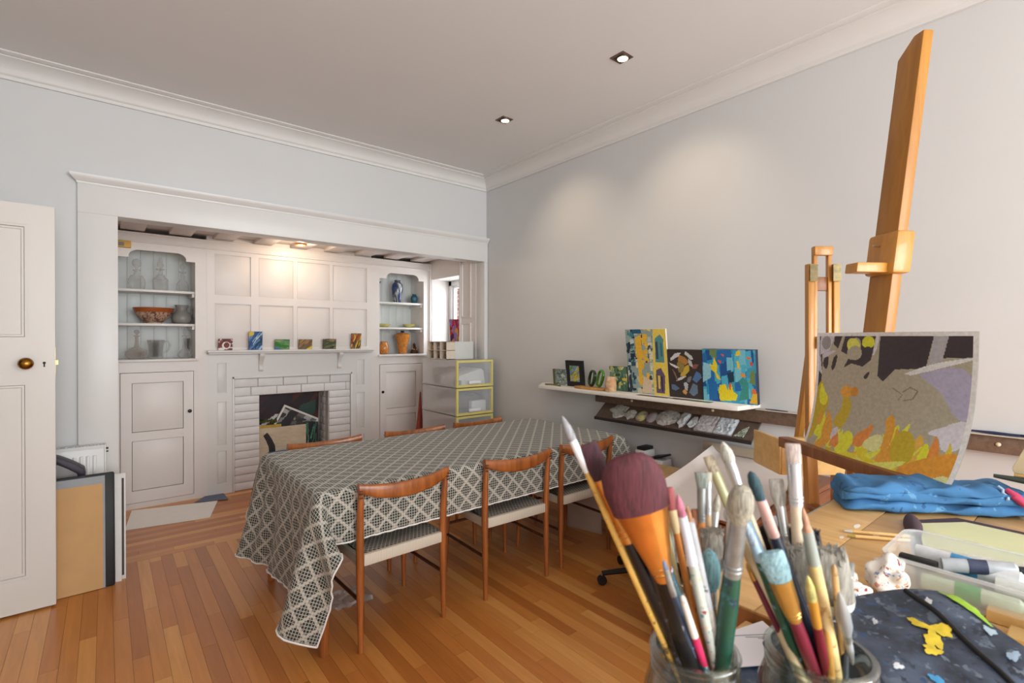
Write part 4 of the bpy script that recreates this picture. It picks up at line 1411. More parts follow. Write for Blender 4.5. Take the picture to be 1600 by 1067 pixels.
# dark bag on top
t = thing('tool_bag', 'grey and purple bag resting behind the portfolio in front of the radiator', 'bag', (-.30, 3.98, .62))
bag = [(-.24, .0)] + [(-.24 + .44 * k / 12, .175 - .13 * max(0, (k - 4) / 8) ** 2) for k in range(13)] + [(.205, 0)]
part(MB().prism(bag, lambda a, b, k: (a, -.075 + k * .85, b), .11), 'body', pm('grey_nylon', (136, 132, 130), .45, var=.15), t, bevel=.012)
arc_ = [(-.24 + .44 * k / 12, .175 - .13 * max(0, (k - 4) / 8) ** 2) for k in range(5, 13)] + [(.205, 0)]
bag2 = [(a + .004, b + .003) for a, b in arc_] + [(a - .030, max(0, b - .020)) for a, b in reversed(arc_)]
part(MB().prism(bag2, lambda a, b, k: (a, -.08 + k, b), .10), 'trim', pm('purple_black', (46, 38, 54), .5), t, bevel=.006)
part(MB().box(-.1, .02, -.085, -.076, .10, .13), 'slot', M_BLACK, t, bevel=.004)
part(MB().box(-.06, .06, -.092, -.076, .01, .06), 'pouch', pm('grey_pouch', (150, 154, 158), .5), t, bevel=.008)

# ================================================================== RIGHT WALL: ledge, white shelf, dark shelf
M_BROWN = wood('brown_ledge', (92, 72, 56), (122, 98, 80), .6, (3, 40, 40))
t = thing('wall_ledge', 'long narrow brown wooden ledge along the right wall', 'ledge', (3.075, 1.2, .945))
part(MB().box(3.055, 3.098, -.6, 2.66, .945, 1.022), 'board', M_BROWN, t, True, bevel=.002)
part(MB().box(3.035, 3.098, -.6, 1.378, 1.0225, 1.0265), 'top_strip', pm('pale_strip', (196, 188, 176), .6, var=.1, scale=30), t, True)
for y in (.3265, 1.66, 2.3):
    c = part(MB().lathe([(.009, 0), (.009, .004), (.004, .008)], n=12), 'screw_cap', pm('cream_cap', (226, 206, 176), .5), t)
    c.location = Vector((3.055, y, .985)) - wloc(t)
    c.rotation_euler = (0, -PI / 2, 0)
for k, (y0, y1, c, lab) in enumerate(((1.33, 1.20, (84, 90, 100), 'grey pencil lying on the ledge beside the white shelf'), (1.14, 1.00, (60, 84, 120), 'blue pencil lying on the ledge left of the easel'),
                                      (.42, .26, (44, 50, 84), 'navy handled brush lying on the ledge right of the easel painting'), (.31, .10, (30, 34, 64), 'dark blue handled brush lying further right on the ledge'))):
    r = .004 if k < 2 else .007
    t = solo(MB().tube([(3.06, y0, 1.027 + r), (3.055, (y0 + y1) / 2, 1.027 + r), (3.05, y1, 1.027 + r)], [r * .6, r, r * .7], 10), 'pencil' if k < 2 else 'brush', pm('stick%d' % k, c, .4), lab, 'pencil' if k < 2 else 'brush')

sh_poly = [(3.098, 3.27), (2.87, 3.12), (2.85, 3.05), (2.85, 1.43), (2.865, 1.40), (3.098, 1.382)]
sh_poly = [(3.098, 3.28), (3.04, 3.27), (2.85, 3.115), (2.85, 1.44), (2.862, 1.40), (3.098, 1.375)]
solo(MB().prism(sh_poly, lambda a, b, k: (a, b, 1.0275 + k), .0285), 'wall_shelf', pm('white_shelf_paint', (232, 226, 218), .5, var=.02), 'long white shelf of small paintings on the right wall', 'shelf', bevel=.004)
ZS = 1.0565
M_DKW = wood('dark_brown_board', (76, 62, 53), (104, 86, 73), .6, (3, 30, 30))
t = thing('sloping_shelf', 'dark brown sloping display shelf of stones under the white shelf', 'shelf', (3.0, 1.96, .83))
part(MB().obox((3.012, 1.965, .890), (0, 1, 0), (.13, 0, .104), (-.104, 0, .13), .605, .083, .005), 'sloping_board', M_DKW, t, True)
part(MB().box(2.938, 2.950, 1.36, 2.57, .826, .848), 'front_lip', pm('dark_lip', (36, 26, 24), .5), t, True, bevel=.001)

# items on the white shelf (heading PI/2*-1 : pictures face -x)
HD = -PI / 2


def wallpic(name, label, yc, w, h, x, img, lean=.1, d=.015, edge=None, rim=0, rimmat=None, group='pictures on the white shelf', roll=0):
    return canvas(name, label, 'painting', w, h, d, (x, yc, ZS), HD, -lean, img=img, edge=edge, rim=rim, rimmat=rimmat, group=group, roll=roll)


pal = [(120, 140, 130), (90, 110, 100), (150, 165, 160), (80, 90, 50), (200, 205, 200), (100, 120, 140)]
wallpic('miniature_painting', 'small grey green painting at the far left end of the white shelf', 2.985, .165, .135, 2.985, strokes(41, (140, 152, 146), pal, 70, .8, 1.6, (.02, .05), (.05, .25), extra=[('p', (96, 100, 60), [(0, 0), (.14, 0), (.2, 1), (0, 1)])]))
wallpic('framed_painting', 'small painting of yellow and blue streaks in a wide black frame on the white shelf', 2.815, .19, .215, 2.99, strokes(42, (130, 160, 170), [(120, 150, 190), (200, 180, 60), (150, 180, 80), (190, 200, 210), (220, 190, 40), (90, 130, 60)], 50, .6, .3, (.03, .08)), rim=.042, rimmat=M_BLACK, edge=M_BLACK)
wallpic('miniature_painting', 'small green and yellow flower painting behind the clay jar on the white shelf', 2.375, .165, .185, 3.0, strokes(43, (90, 130, 100), [(70, 110, 90), (220, 200, 70), (210, 215, 180), (50, 80, 60), (120, 150, 130), (160, 180, 130)], 60, 1.0, 1.2, (.03, .08), (.08, .25)))
# twig stand pieces
t = solo(MB().tube([(2.90, 3.08, ZS + .006), (2.885, 2.98, ZS + .012), (2.90, 2.90, ZS + .006)], .006, 8), 'dried_twig', pm('olive_twig', (110, 100, 50), .7, var=.3, scale=60), 'small olive dried twig lying before the grey green painting', 'twig')
# wooden base with two green rings
solo(MB().prism([(2.735, 2.885), (2.66, 2.875), (2.45, 2.88), (2.43, 2.90), (2.44, 2.95), (2.60, 2.965), (2.72, 2.95)], lambda a, b, k: (b, a, ZS + k), .02), 'carved_board', wood('honey_wood', (176, 120, 60), (212, 160, 92), .5), 'small honey coloured wooden board on the white shelf', 'board', bevel=.004)
t = thing('ring_sculpture', 'dark and bright green glass ring sculpture on the small wooden board', 'sculpture', (2.915, 2.53, ZS + .02))


def ring(cy, cz, a, b, tilt, dx, rr, n=40):
    pts = []
    for k in range(n + 1):
        th = 2 * PI * k / n
        q = (abs(math.cos(th)) ** .75 * math.copysign(1, math.cos(th)) * a, abs(math.sin(th)) ** .8 * math.copysign(1, math.sin(th)) * b)
        y = q[0] * math.cos(tilt) - q[1] * math.sin(tilt)
        z = q[0] * math.sin(tilt) + q[1] * math.cos(tilt)
        pts.append((dx * math.cos(th), cy + y, cz + z))
    return MB().tube(pts, rr, 10, cap=False, flat=.8)


part(ring(.042, .068, .034, .056, .25, .012, .0125), 'dark_ring', pm('dark_green_glass', (38, 56, 24), .12, var=.2), t)
part(ring(-.040, .072, .034, .060, .35, .014, .0115), 'bright_ring', pm('bright_green_glass', (74, 128, 36), .12, var=.4, scale=25), t)
turned('clay_jar', 'small tan clay jar with frosted top on the white shelf', 'jar', (2.90, 2.376, ZS),
       [('body', [(.034, 0), (.040, .008), (.043, .04), (.041, .08), (.036, .102), (.034, .112), (.030, .112), (.032, .1), (.036, .04), (0, .01)], abstract('clay_glaze', [(176, 124, 76), (196, 150, 104), (214, 190, 160), (206, 172, 130)], 14, dist=.5))])

# big vertical painting
r6 = random.Random(61)
lay = []
for c in range(9):
    u0 = c / 9
    kind = 'ddcyycdYc'[c]
    for k in range(26):
        v0 = r6.random()
        hgt = r6.uniform(.02, .09)
        pc = {'d': [(28, 48, 66), (40, 80, 100), (60, 130, 140), (200, 215, 205), (24, 34, 50)], 'c': [(206, 208, 190), (228, 222, 190), (190, 200, 190), (236, 214, 120), (52, 70, 84)],
              'y': [(236, 186, 56), (240, 196, 70), (228, 170, 60), (40, 60, 80)], 'Y': [(240, 214, 96), (236, 222, 150), (244, 206, 70)]}[kind]
        a, b_ = u0 + r6.uniform(-.02, .05), u0 + r6.uniform(.06, .13)
        lay.append(('p', pc[r6.randrange(len(pc))], [(a, v0), (b_, v0 + r6.uniform(-.02, .02)), (b_ - .01, v0 + hgt), (a + .01, v0 + hgt)]))
lay += [('p', (30, 90, 120), [(.18, .93), (.42, .93), (.40, 1), (.18, 1)]), ('p', (238, 186, 56), [(.24, .86), (.4, .92), (.4, .62), (.5, .6), (.5, .54), (.24, .56)]), ('p', (238, 190, 60), [(.28, .56), (.38, .56), (.36, .12), (.28, .14)]),
        ('p', (240, 212, 90), [(.64, 0), (1, 0), (1, 1), (.7, 1), (.66, .5)]), ('p', (92, 150, 150), [(.72, .5), (.93, .5), (.94, .85), (.86, .92), (.74, .86)]), ('p', (52, 70, 84), [(.75, .55), (.8, .55), (.8, .82), (.75, .8)]), ('p', (60, 110, 120), [(.85, .6), (.9, .58), (.9, .78), (.86, .8)]),
        ('p', (104, 84, 110), [(.70, .03), (.9, .03), (.93, .3), (.84, .42), (.72, .38)]), ('p', (236, 206, 80), [(.75, .1), (.8, .1), (.81, .3), (.76, .3)]), ('p', (48, 46, 70), [(.83, .06), (.87, .06), (.87, .3), (.83, .28)]),
        ('p', (224, 200, 170), [(.34, .02), (.6, .02), (.58, .22), (.4, .28)]), ('p', (40, 52, 70), [(.02, .05), (.1, .05), (.09, .3), (.03, .28)])]
wallpic('abstract_painting', 'tall upright yellow and dark teal abstract painting, the largest on the white shelf', 2.105, .335, .465, 2.99, raster(90, 120, (150, 170, 165), lay), lean=.12, edge=pm('canvas_white_edge', (226, 220, 206), .6))
# dark collage
r7 = random.Random(7)
lay = []
shards = [((186, 130, 60), .45, .78, .10, .2, 1.2), ((214, 214, 214), .22, .85, .2, .05, .5), ((206, 212, 206), .62, .88, .15, .06, -.6), ((150, 130, 60), .38, .62, .12, .14, .5), ((212, 176, 60), .52, .58, .16, .07, .8),
          ((206, 170, 70), .42, .48, .09, .06, .1), ((140, 90, 80), .78, .66, .1, .05, .4), ((84, 122, 170), .82, .45, .16, .09, .7), ((216, 216, 216), .36, .40, .2, .035, .35), ((190, 196, 200), .5, .24, .07, .1, .3),
          ((96, 120, 150), .17, .20, .16, .07, -.2), ((110, 130, 150), .72, .18, .14, .13, .6), ((222, 160, 90), .46, .13, .07, .06, .2), ((230, 230, 226), .18, .66, .15, .03, -.3), ((150, 110, 90), .2, .46, .03, .16, .5), ((196, 200, 200), .66, .72, .12, .05, -.9), ((120, 126, 130), .6, .4, .1, .05, .9)]
for (c, u, v, a, b_, an) in shards:
    ps = []
    for k in range(5):
        th = 2 * PI * k / 5 + r7.uniform(-.4, .4)
        x_, y_ = a * math.cos(th) * r7.uniform(.8, 1.2), b_ * math.sin(th) * r7.uniform(.8, 1.2)
        ps.append((u + x_ * math.cos(an) - y_ * math.sin(an), v + x_ * math.sin(an) + y_ * math.cos(an)))
    lay.append(('p', c, ps))
wallpic('collage_painting', 'dark brown painting of scattered coloured shards on the white shelf', 1.805, .255, .325, 2.99, raster(60, 76, (56, 46, 44), lay), lean=.12, edge=pm('dark_edge', (44, 36, 34), .6))
# blue and yellow
r8 = random.Random(12)
lay = []
for k in range(60):
    pc = [(40, 150, 196), (30, 110, 176), (80, 180, 206), (24, 84, 150), (60, 160, 180), (120, 196, 214)]
    u, v = r8.random(), r8.random()
    a, b_ = r8.uniform(.04, .1), r8.uniform(.08, .2)
    lay.append(('p', pc[r8.randrange(6)], [(u - a, v - b_), (u + a, v - b_ * .8), (u + a * .8, v + b_), (u - a * .9, v + b_ * .9)]))
lay += [('p', (150, 205, 220), [(0, .35), (.16, .45), (.18, .7), (.02, .75)]), ('p', (110, 140, 90), [(.15, .9), (.28, .8), (.3, 1), (.16, 1)]), ('p', (238, 214, 40), [(.15, .75), (.2, .68), (.24, .86), (.3, .7), (.28, .56), (.36, .42), (.28, .44), (.24, .56), (.18, .6)]),
        ('p', (240, 216, 36), [(.32, .02), (.62, .05), (.66, .16), (.58, .22), (.55, .35), (.5, .33), (.48, .22), (.44, .34), (.33, .33), (.3, .22)]), ('p', (226, 96, 44), [(.5, .36), (.55, .37), (.53, .24), (.5, .26)]), ('p', (60, 150, 140), [(.66, .05), (.86, .1), (.86, .4), (.76, .5), (.68, .42), (.74, .3)]),
        ('p', (20, 60, 80), [(.48, .55), (.6, .6), (.6, .4), (.52, .38)]), ('p', (230, 90, 50), [(.3, .8), (.38, .78), (.36, .72)]), ('p', (230, 90, 50), [(.36, .93), (.44, .9), (.42, .86)]), ('p', (232, 110, 50), [(.84, .88), (.92, .86), (.9, .82), (.84, .84)]), ('p', (236, 200, 50), [(.64, .88), (.74, .9), (.72, 1), (.66, .96)]),
        ('p', (240, 190, 50), [(.86, .02), (1, .02), (1, .22), (.93, .2)]), ('p', (232, 120, 60), [(.9, .2), (.99, .2), (.98, .3), (.92, .3)]), ('p', (120, 140, 80), [(.88, .4), (.98, .35), (.97, .65), (.9, .6)]), ('p', (236, 150, 60), [(.72, .58), (.8, .56), (.82, .5), (.74, .5)]), ('p', (230, 200, 60), [(.66, .78), (.7, .8), (.72, .64), (.67, .66)]), ('p', (220, 70, 50), [(.9, .78), (.95, .78), (.94, .7), (.9, .72)])]
wallpic('abstract_painting', 'turquoise and yellow abstract painting at the right end of the white shelf', 1.512, .34, .33, 2.985, raster(90, 88, (60, 160, 196), lay), lean=.1, d=.03, edge=pm('navy_edge', (36, 44, 60), .6))
# flat cards lying on the shelf
for k, (y0, y1, x0, c, lab) in enumerate(((2.13, 1.98, 2.872, (120, 84, 72), 'brown printed card lying flat on the white shelf before the tall painting'), (1.99, 1.88, 2.868, (96, 104, 96), 'dark green card lying flat on the white shelf'),
                                          (1.86, 1.72, 2.872, (110, 96, 84), 'brown card lying flat on the white shelf before the dark painting'), (1.72, 1.58, 2.866, (120, 150, 70), 'green card lying flat at the front right of the white shelf'))):
    solo(MB().box(x0, x0 + .05, y1, y0, ZS + .0005, ZS + .002), 'picture_card', abstract('card%d' % k, [c, tuple(int(v * .6) for v in c), tuple(min(255, int(v * 1.4)) for v in c)], 40), lab, 'card', 'cards lying on the white shelf', smooth=0)


# stones along the lip of the sloping shelf
def rock(name, label, cat, y0, y1, h, mat, seed, jag=.25, depth=.035, sub=2):
    r = random.Random(seed)
    bm = bmesh.new()
    bmesh.ops.create_icosphere(bm, subdivisions=sub, radius=1)
    w = abs(y1 - y0) / 2 * 1.05
    h = h * 1.45
    for v in bm.verts:
        k = 1 + r.uniform(-jag, jag)
        x, y, z = v.co.x * depth * k, v.co.y * w * k, v.co.z * h / 2 * k
        v.co = (x * .55 + z * .78, y, z * .62 - x * .4 + h * .36)
    zmin = min(v.co.z for v in bm.verts)
    xmin = min(v.co.x for v in bm.verts)
    me = bpy.data.meshes.new(name)
    bm.to_mesh(me)
    bm.free()
    me.materials.append(mat)
    if jag < .15:
        me.polygons.foreach_set('use_smooth', [True] * len(me.polygons))
    o = bpy.data.objects.new(name, me)
    COL.objects.link(o)
    o.location = (2.956 - xmin, (y0 + y1) / 2, .855 - zmin)
    return tag(o, label, cat, 'stones on the sloping shelf')


def stone_mat(n, cols, sc=30):
    return abstract(n, cols, sc, dist=1.2, rough=.6)


SM1 = stone_mat('stone_grey', [(96, 94, 90), (150, 148, 142), (190, 188, 182), (120, 116, 108)])
SM2 = stone_mat('stone_pale', [(120, 124, 128), (180, 184, 186), (206, 208, 208), (96, 98, 100)])
rock('folded_stone', 'long folded grey rock at the left of the sloping shelf', 'stone', 2.50, 2.30, .11, SM1, 1, .28)
rock('flat_stone', 'small flat grey stone beside the long folded rock', 'stone', 2.31, 2.225, .06, SM1, 2, .25)
rock('painted_pebble', 'round pebble painted with a yellow, blue and red rainbow swirl', 'pebble', 2.22, 2.128, .075, abstract('rainbow', [(90, 110, 140), (200, 180, 70), (120, 140, 150), (170, 110, 80), (70, 90, 120)], 22, dist=2), 3, .03)
rock('painted_pebble', 'round pebble painted in muted blue and pink bands', 'pebble', 2.125, 2.045, .075, abstract('muted_band', [(96, 104, 120), (150, 130, 130), (130, 140, 150), (180, 150, 110)], 22, dist=2), 4, .03)
rock('rough_stone', 'biggest rough grey rock on the sloping shelf', 'stone', 2.045, 1.885, .10, SM1, 5, .16)
rock('jagged_stone', 'jagged pale rock with a raised point on the sloping shelf', 'stone', 1.885, 1.808, .095, SM2, 6, .3)
rock('jagged_stone', 'small pointed pale rock beside the relief tiles', 'stone', 1.806, 1.735, .075, SM2, 7, .3)


def tile(name, label, y0, y1, hgt, mat, seed, amp):
    r = random.Random(seed)
    hs = [[amp * r.random() for _ in range(15)] for _ in range(15)]
    dn = Vector((.13, 0, .104)).normalized()
    nn = Vector((-.104, 0, .13)).normalized()
    base = Vector((2.957, 0, .8545))

    def top(u, v):
        return tuple(base + Vector((0, y0 + (y1 - y0) * u, 0)) + dn * hgt * v + nn * (.010 + (hs[int(v * 14)][int(u * 14)] if 0 < u < 1 and 0 < v < 1 else 0)))

    mb = MB().grid(top, 14, 14)
    mb.grid(lambda u, v: tuple(base + Vector((0, y0 + (y1 - y0) * u, 0)) + dn * hgt * v + nn * .001), 1, 1)
    return solo(mb, name, mat, label, 'tile', 'stones on the sloping shelf')


tile('relief_tile', 'square mottled grey pink relief tile on the sloping shelf', 1.738, 1.610, .138, stone_mat('tile_pink', [(110, 100, 104), (180, 172, 174), (206, 204, 206), (130, 140, 140)], 40), 8, .008)
tile('relief_tile', 'square pale blue relief tile with flowing ridges on the sloping shelf', 1.606, 1.486, .135, stone_mat('tile_blue', [(120, 132, 142), (190, 200, 208), (214, 220, 224), (150, 162, 172)], 24), 9, .010)
solo(MB().prism([(1.475, 0), (1.415, .0), (1.41, .09), (1.44, .06)], lambda a, b, k: (2.958 + b * .78 - k * .6, a, .856 + b * .62 + k * .7), .008), 'slate_shard', abstract('shard', [(50, 60, 50), (120, 130, 110), (196, 206, 190), (40, 40, 36)], 40), 'triangular green and black slate shard at the right end of the sloping shelf', 'stone', 'stones on the sloping shelf', smooth=0)

# ================================================================== PLAN CHEST, STOOL, BOXES
t = thing('plan_chest', 'low wooden plan chest with open black trays under the big white sheet', 'chest', (2.5, 1.15, 0))
M_CHW = wood('chest_wood', (104, 56, 26), (150, 88, 44), .4, (3, 20, 30))
CX0, CX1, CY0, CY1, CZ = 1.985, 3.03, .93, 1.40, .705
part(MB().box(CX0, CX1, CY0, CY1, CZ - .025, CZ), 'top', M_CHW, t, True, bevel=.004)
part(MB().box(CX0 + .03, CX1, CY0, CY0 + .02, .04, CZ - .025), 'side', M_CHW, t, True)
part(MB().box(CX0 + .03, CX1, CY1 - .02, CY1, .04, CZ - .025), 'side', M_CHW, t, True)
part(MB().box(CX1 - .02, CX1, CY0 + .02, CY1 - .02, .04, CZ - .025), 'back', M_CHW, t, True)
part(MB().box(CX0 + .03, CX1 - .02, CY0 + .02, CY1 - .02, .04, .06), 'base', M_CHW, t, True)
for k in range(2):
    d = part(MB().box(CX0 + .005, CX0 + .028, CY0 + .022, CY1 - .022, .605 - k * .07 + .003, .605 - k * .07 + .067), 'drawer_front', M_CHW, t, True, bevel=.003)
    part(MB().box(CX0 - .008, CX0 + .006, 1.14, 1.19, .632 - k * .07, .642 - k * .07), 'drawer_pull', M_BRASS, d, True, bevel=.002)
for k in range(6):
    z = .08 + k * .07
    tr = MB().box(CX0 + .03, CX0 + .036, CY0 + .03, CY1 - .03, z, z + .012).box(CX0 + .03, CX0 + .036, CY0 + .03, CY1 - .03, z + .04, z + .046)
    for j in range(9):
        y = CY0 + .03 + j * (CY1 - CY0 - .066) / 8
        tr.box(CX0 + .03, CX0 + .036, y, y + .006, z + .012, z + .04)
    tr.box(CX0 + .036, CX1 - .03, CY0 + .03, CY1 - .03, z, z + .004)
    part(tr, 'wire_tray', pm('white_wire', (210, 208, 204), .5) if k % 2 else M_BLACK, t, True, smooth=0)
for (x, y) in ((CX0 + .06, CY0 + .05), (CX0 + .06, CY1 - .05), (CX1 - .06, CY0 + .05), (CX1 - .06, CY1 - .05)):
    part(MB().tube([(x, y, 0), (x, y, .04)], .018, 12), 'foot', M_BLACK, t, True)


# big white sheet with a curled edge on the chest
def sheetf(u, v):
    # u: from wall (0) to front (1); v from the curled left edge (0) to the right (1)
    p0 = Vector((3.06, 1.66, 0)).lerp(Vector((1.93, 1.36, 0)), u)
    p1 = Vector((3.06, 1.10, 0)).lerp(Vector((1.93, .90, 0)), u)
    p = p0.lerp(p1, v)
    z = CZ + .0035 + .042 * max(0, 1 - v / .085) ** 1.4 + .006 * math.sin(5 * u + 2) * (1 - v) + .006
    return (p.x, p.y, z)


sm = MB().grid(sheetf, 14, 24)
sm.grid(lambda u, v: (sheetf(u, v)[0], sheetf(u, v)[1], sheetf(u, v)[2] - .003), 14, 24)
solo(sm, 'paper_sheet', pm('white_sheet', (226, 216, 210), .6, var=.02), 'big white sheet with a curled up left edge lying on the plan chest', 'paper')
solo(MB().obox((3.045, 1.42, .752), (0, 1, 0), (.1, 0, 1), (1, 0, -.1), .30, .028, .005), 'card_folder', pm('grey_tan_card', (176, 160, 140), .7, var=.05), 'grey tan card strip standing against the wall behind the white sheet', 'card', smooth=0)

# wooden swivel stool
t = thing('swivel_stool', 'swivel stool with a pale wooden seat on castors beside the plan chest', 'stool', (2.43, 1.755, 0))
seat = []
for k in range(32):
    th = 2 * PI * k / 32
    c, s = math.cos(th), math.sin(th)
    seat.append((.12 + .215 * math.copysign(abs(c) ** .6, c), .0 + .19 * math.copysign(abs(s) ** .6, s)))
part(MB().prism(seat, lambda a, b, k: (a, b, .62 + k), .026), 'seat', wood('pale_seat', (178, 140, 92), (212, 178, 128), .45, (5, 24, 24)), t, bevel=.008)
part(MB().tube([(.05, 0, .07), (.05, 0, .62)], .022, 14), 'column', M_BLACK, t)
for k in range(5):
    a = math.radians((72 * k) + 216)
    ex, ey = .05 + .27 * math.cos(a), .27 * math.sin(a)
    part(MB().tube([(.05, 0, .095), (ex, ey, .068)], [.02, .014], 8), 'base_arm', M_BLACK, t)
    cs_ = part(MB().tube([(ex - .012 * math.sin(a), ey + .012 * math.cos(a), .028), (ex + .012 * math.sin(a), ey - .012 * math.cos(a), .028)], .0275, 18), 'castor', pm('black_rubber', (26, 26, 28), .45), t)
    part(MB().tube([(ex, ey, .04), (ex, ey, .07)], .006, 8), 'castor_stem', M_STEEL, cs_)

# boxes under the shelf by the wall
solo(MB().box(2.945, 3.075, 2.10, 2.20, 0, .60), 'carton', pm('brown_carton', (150, 120, 96), .7, var=.05), 'brown carton standing by the right wall at the end of the table', 'box', bevel=.004)
t = thing('desk_caddy', 'white and black caddy on the brown carton by the wall', 'caddy', (3.01, 2.15, .6005))
part(MB().box(2.95, 3.07, 2.11, 2.19, .6005, .655), 'tray', M_WH, t, True, bevel=.004)
part(MB().box(2.955, 3.065, 2.118, 2.182, .655, .678), 'lid', M_BLACK, t, True, bevel=.004)
solo(MB().box(2.94, 3.075, 1.955, 2.085, 0, .565), 'carton', pm('grey_carton', (176, 176, 178), .7, var=.05), 'pale grey carton standing by the right wall behind the stool', 'box', bevel=.004)
t = thing('letter_tray', 'small black and white tray on the pale grey carton', 'tray', (3.0, 2.02, .5655))
part(MB().box(2.95, 3.06, 1.965, 2.075, .5655, .61), 'tray', M_WH, t, True, bevel=.004)
part(MB().obox((3.0, 2.02, .628), (1, 0, 0), (0, 1, -.25), (0, .25, 1), .055, .055, .006), 'lid', M_BLACK, t, True)

# ================================================================== EASELS AND THE PAINTING
M_PINE = wood('varnished_beech', (176, 116, 42), (208, 148, 66), .35, (24, 24, 2.5), coat=.2)
M_BEECHD = wood('brown_beech', (128, 76, 32), (166, 104, 50), .4, (24, 24, 2.5))
M_PALE = wood('pale_beech', (206, 160, 92), (230, 190, 124), .45, (4, 24, 24))
td = Vector((2.077 - 1.747, .761 - .285, 0)).normalized()       # direction of the tray, away from the viewer
nb_ = Vector((td.y, -td.x, 0))                                   # behind the painting
# studio easel with the tall mast
t = thing('studio_easel', 'tall studio easel with a single leaning mast and tray holding the flame painting', 'easel', (2.18, .60, 0))
top, mid = Vector((2.344, .478, 2.575)), Vector((2.232, .561, 1.486))
dirm = (top - mid).normalized()
bot = mid - dirm * ((mid.z - .30) / dirm.z)
sx_, sy_ = td * .052, nb_ * .020
mast = MB()
ring_pts = []
tip = []
vs = []
for (p, cut) in ((bot, 0), (top - dirm * .06, 0)):
    for (i, j) in ((-1, -1), (1, -1), (1, 1), (-1, 1)):
        vs.append(p + sx_ * i + sy_ * j)
for (i, j) in ((-1, -1), (1, -1), (1, 1), (-1, 1)):
    vs.append(top + sx_ * (i if i < 0 else -.2) + sy_ * j)
mast.add(vs, [(0, 1, 2, 3), (0, 1, 5, 4), (1, 2, 6, 5), (2, 3, 7, 6), (3, 0, 4, 7), (4, 5, 9, 8), (5, 6, 10, 9), (6, 7, 11, 10), (7, 4, 8, 11), (8, 9, 10, 11)])
part(mast, 'mast', wood('mast_beech', (156, 100, 32), (184, 126, 44), .4, (24, 24, 2)), t, True, bevel=.004, smooth=30)
cl0 = mid + dirm * ((1.765 - mid.z) / dirm.z)
clamp = part(MB().obox(cl0 - nb_ * .004 - td * .008, td, nb_, dirm, .068, .036, .078), 'clamp_block', M_PINE, t, True, bevel=.012)
part(MB().obox(cl0 - nb_ * .095 - dirm * .055 - td * .02, nb_, td, dirm, .062, .030, .018), 'clamp_arm', M_PINE, clamp, True, bevel=.004)
part(MB().tube([cl0 - nb_ * .036 + dirm * .03, cl0 - nb_ * .066 + dirm * .032], .003, 8), 'clamp_pin', M_STEEL, clamp, True)
ta, tb_ = Vector((2.145, .838, 1.035)), Vector((1.772, .386, 1.035))
tray = part(MB().obox((ta + tb_) / 2, td, nb_, (0, 0, 1), (ta - tb_).length / 2, .022, .020), 'tray', wood('tray_wood', (112, 66, 34), (156, 100, 54), .5, (20, 20, 4)), t, True, bevel=.003)
part(MB().tube([(1.93, .575, 1.015), (1.925, .572, .995), (1.935, .566, .985), (1.94, .575, .992)], .0015, 6), 'hook', M_STEEL, tray, True)
for f_ in (.07, .52):
    p = ta.lerp(tb_, f_) + nb_ * .06
    q = p + nb_ * .02
    part(MB().bar(Vector((p.x, p.y, 0.0)) + nb_ * .06, Vector((p.x, p.y, 1.02)), .045, .03, td), 'leg', wood('leg_beech', (168, 108, 44), (200, 138, 62), .4, (24, 24, 2.5)), t, True, bevel=.003)
part(MB().bar(ta.lerp(tb_, .07) + nb_ * .07 - Vector((0, 0, .25)), ta.lerp(tb_, .52) + nb_ * .07 - Vector((0, 0, .25)), .04, .025), 'cross_bar', M_BEECHD, t, True, bevel=.003)
part(MB().bar(Vector((bot.x, bot.y, .32)), Vector((bot.x, bot.y, 0)) + nb_ * .38, .045, .03, td), 'rear_leg', M_BEECHD, t, True, bevel=.003)
part(MB().bar(Vector((bot.x, bot.y, .34)) - nb_ * .22, Vector((bot.x, bot.y, .30)) + nb_ * .1, .06, .03, (0, 0, 1)), 'foot_bar', M_BEECHD, t, True, bevel=.003)

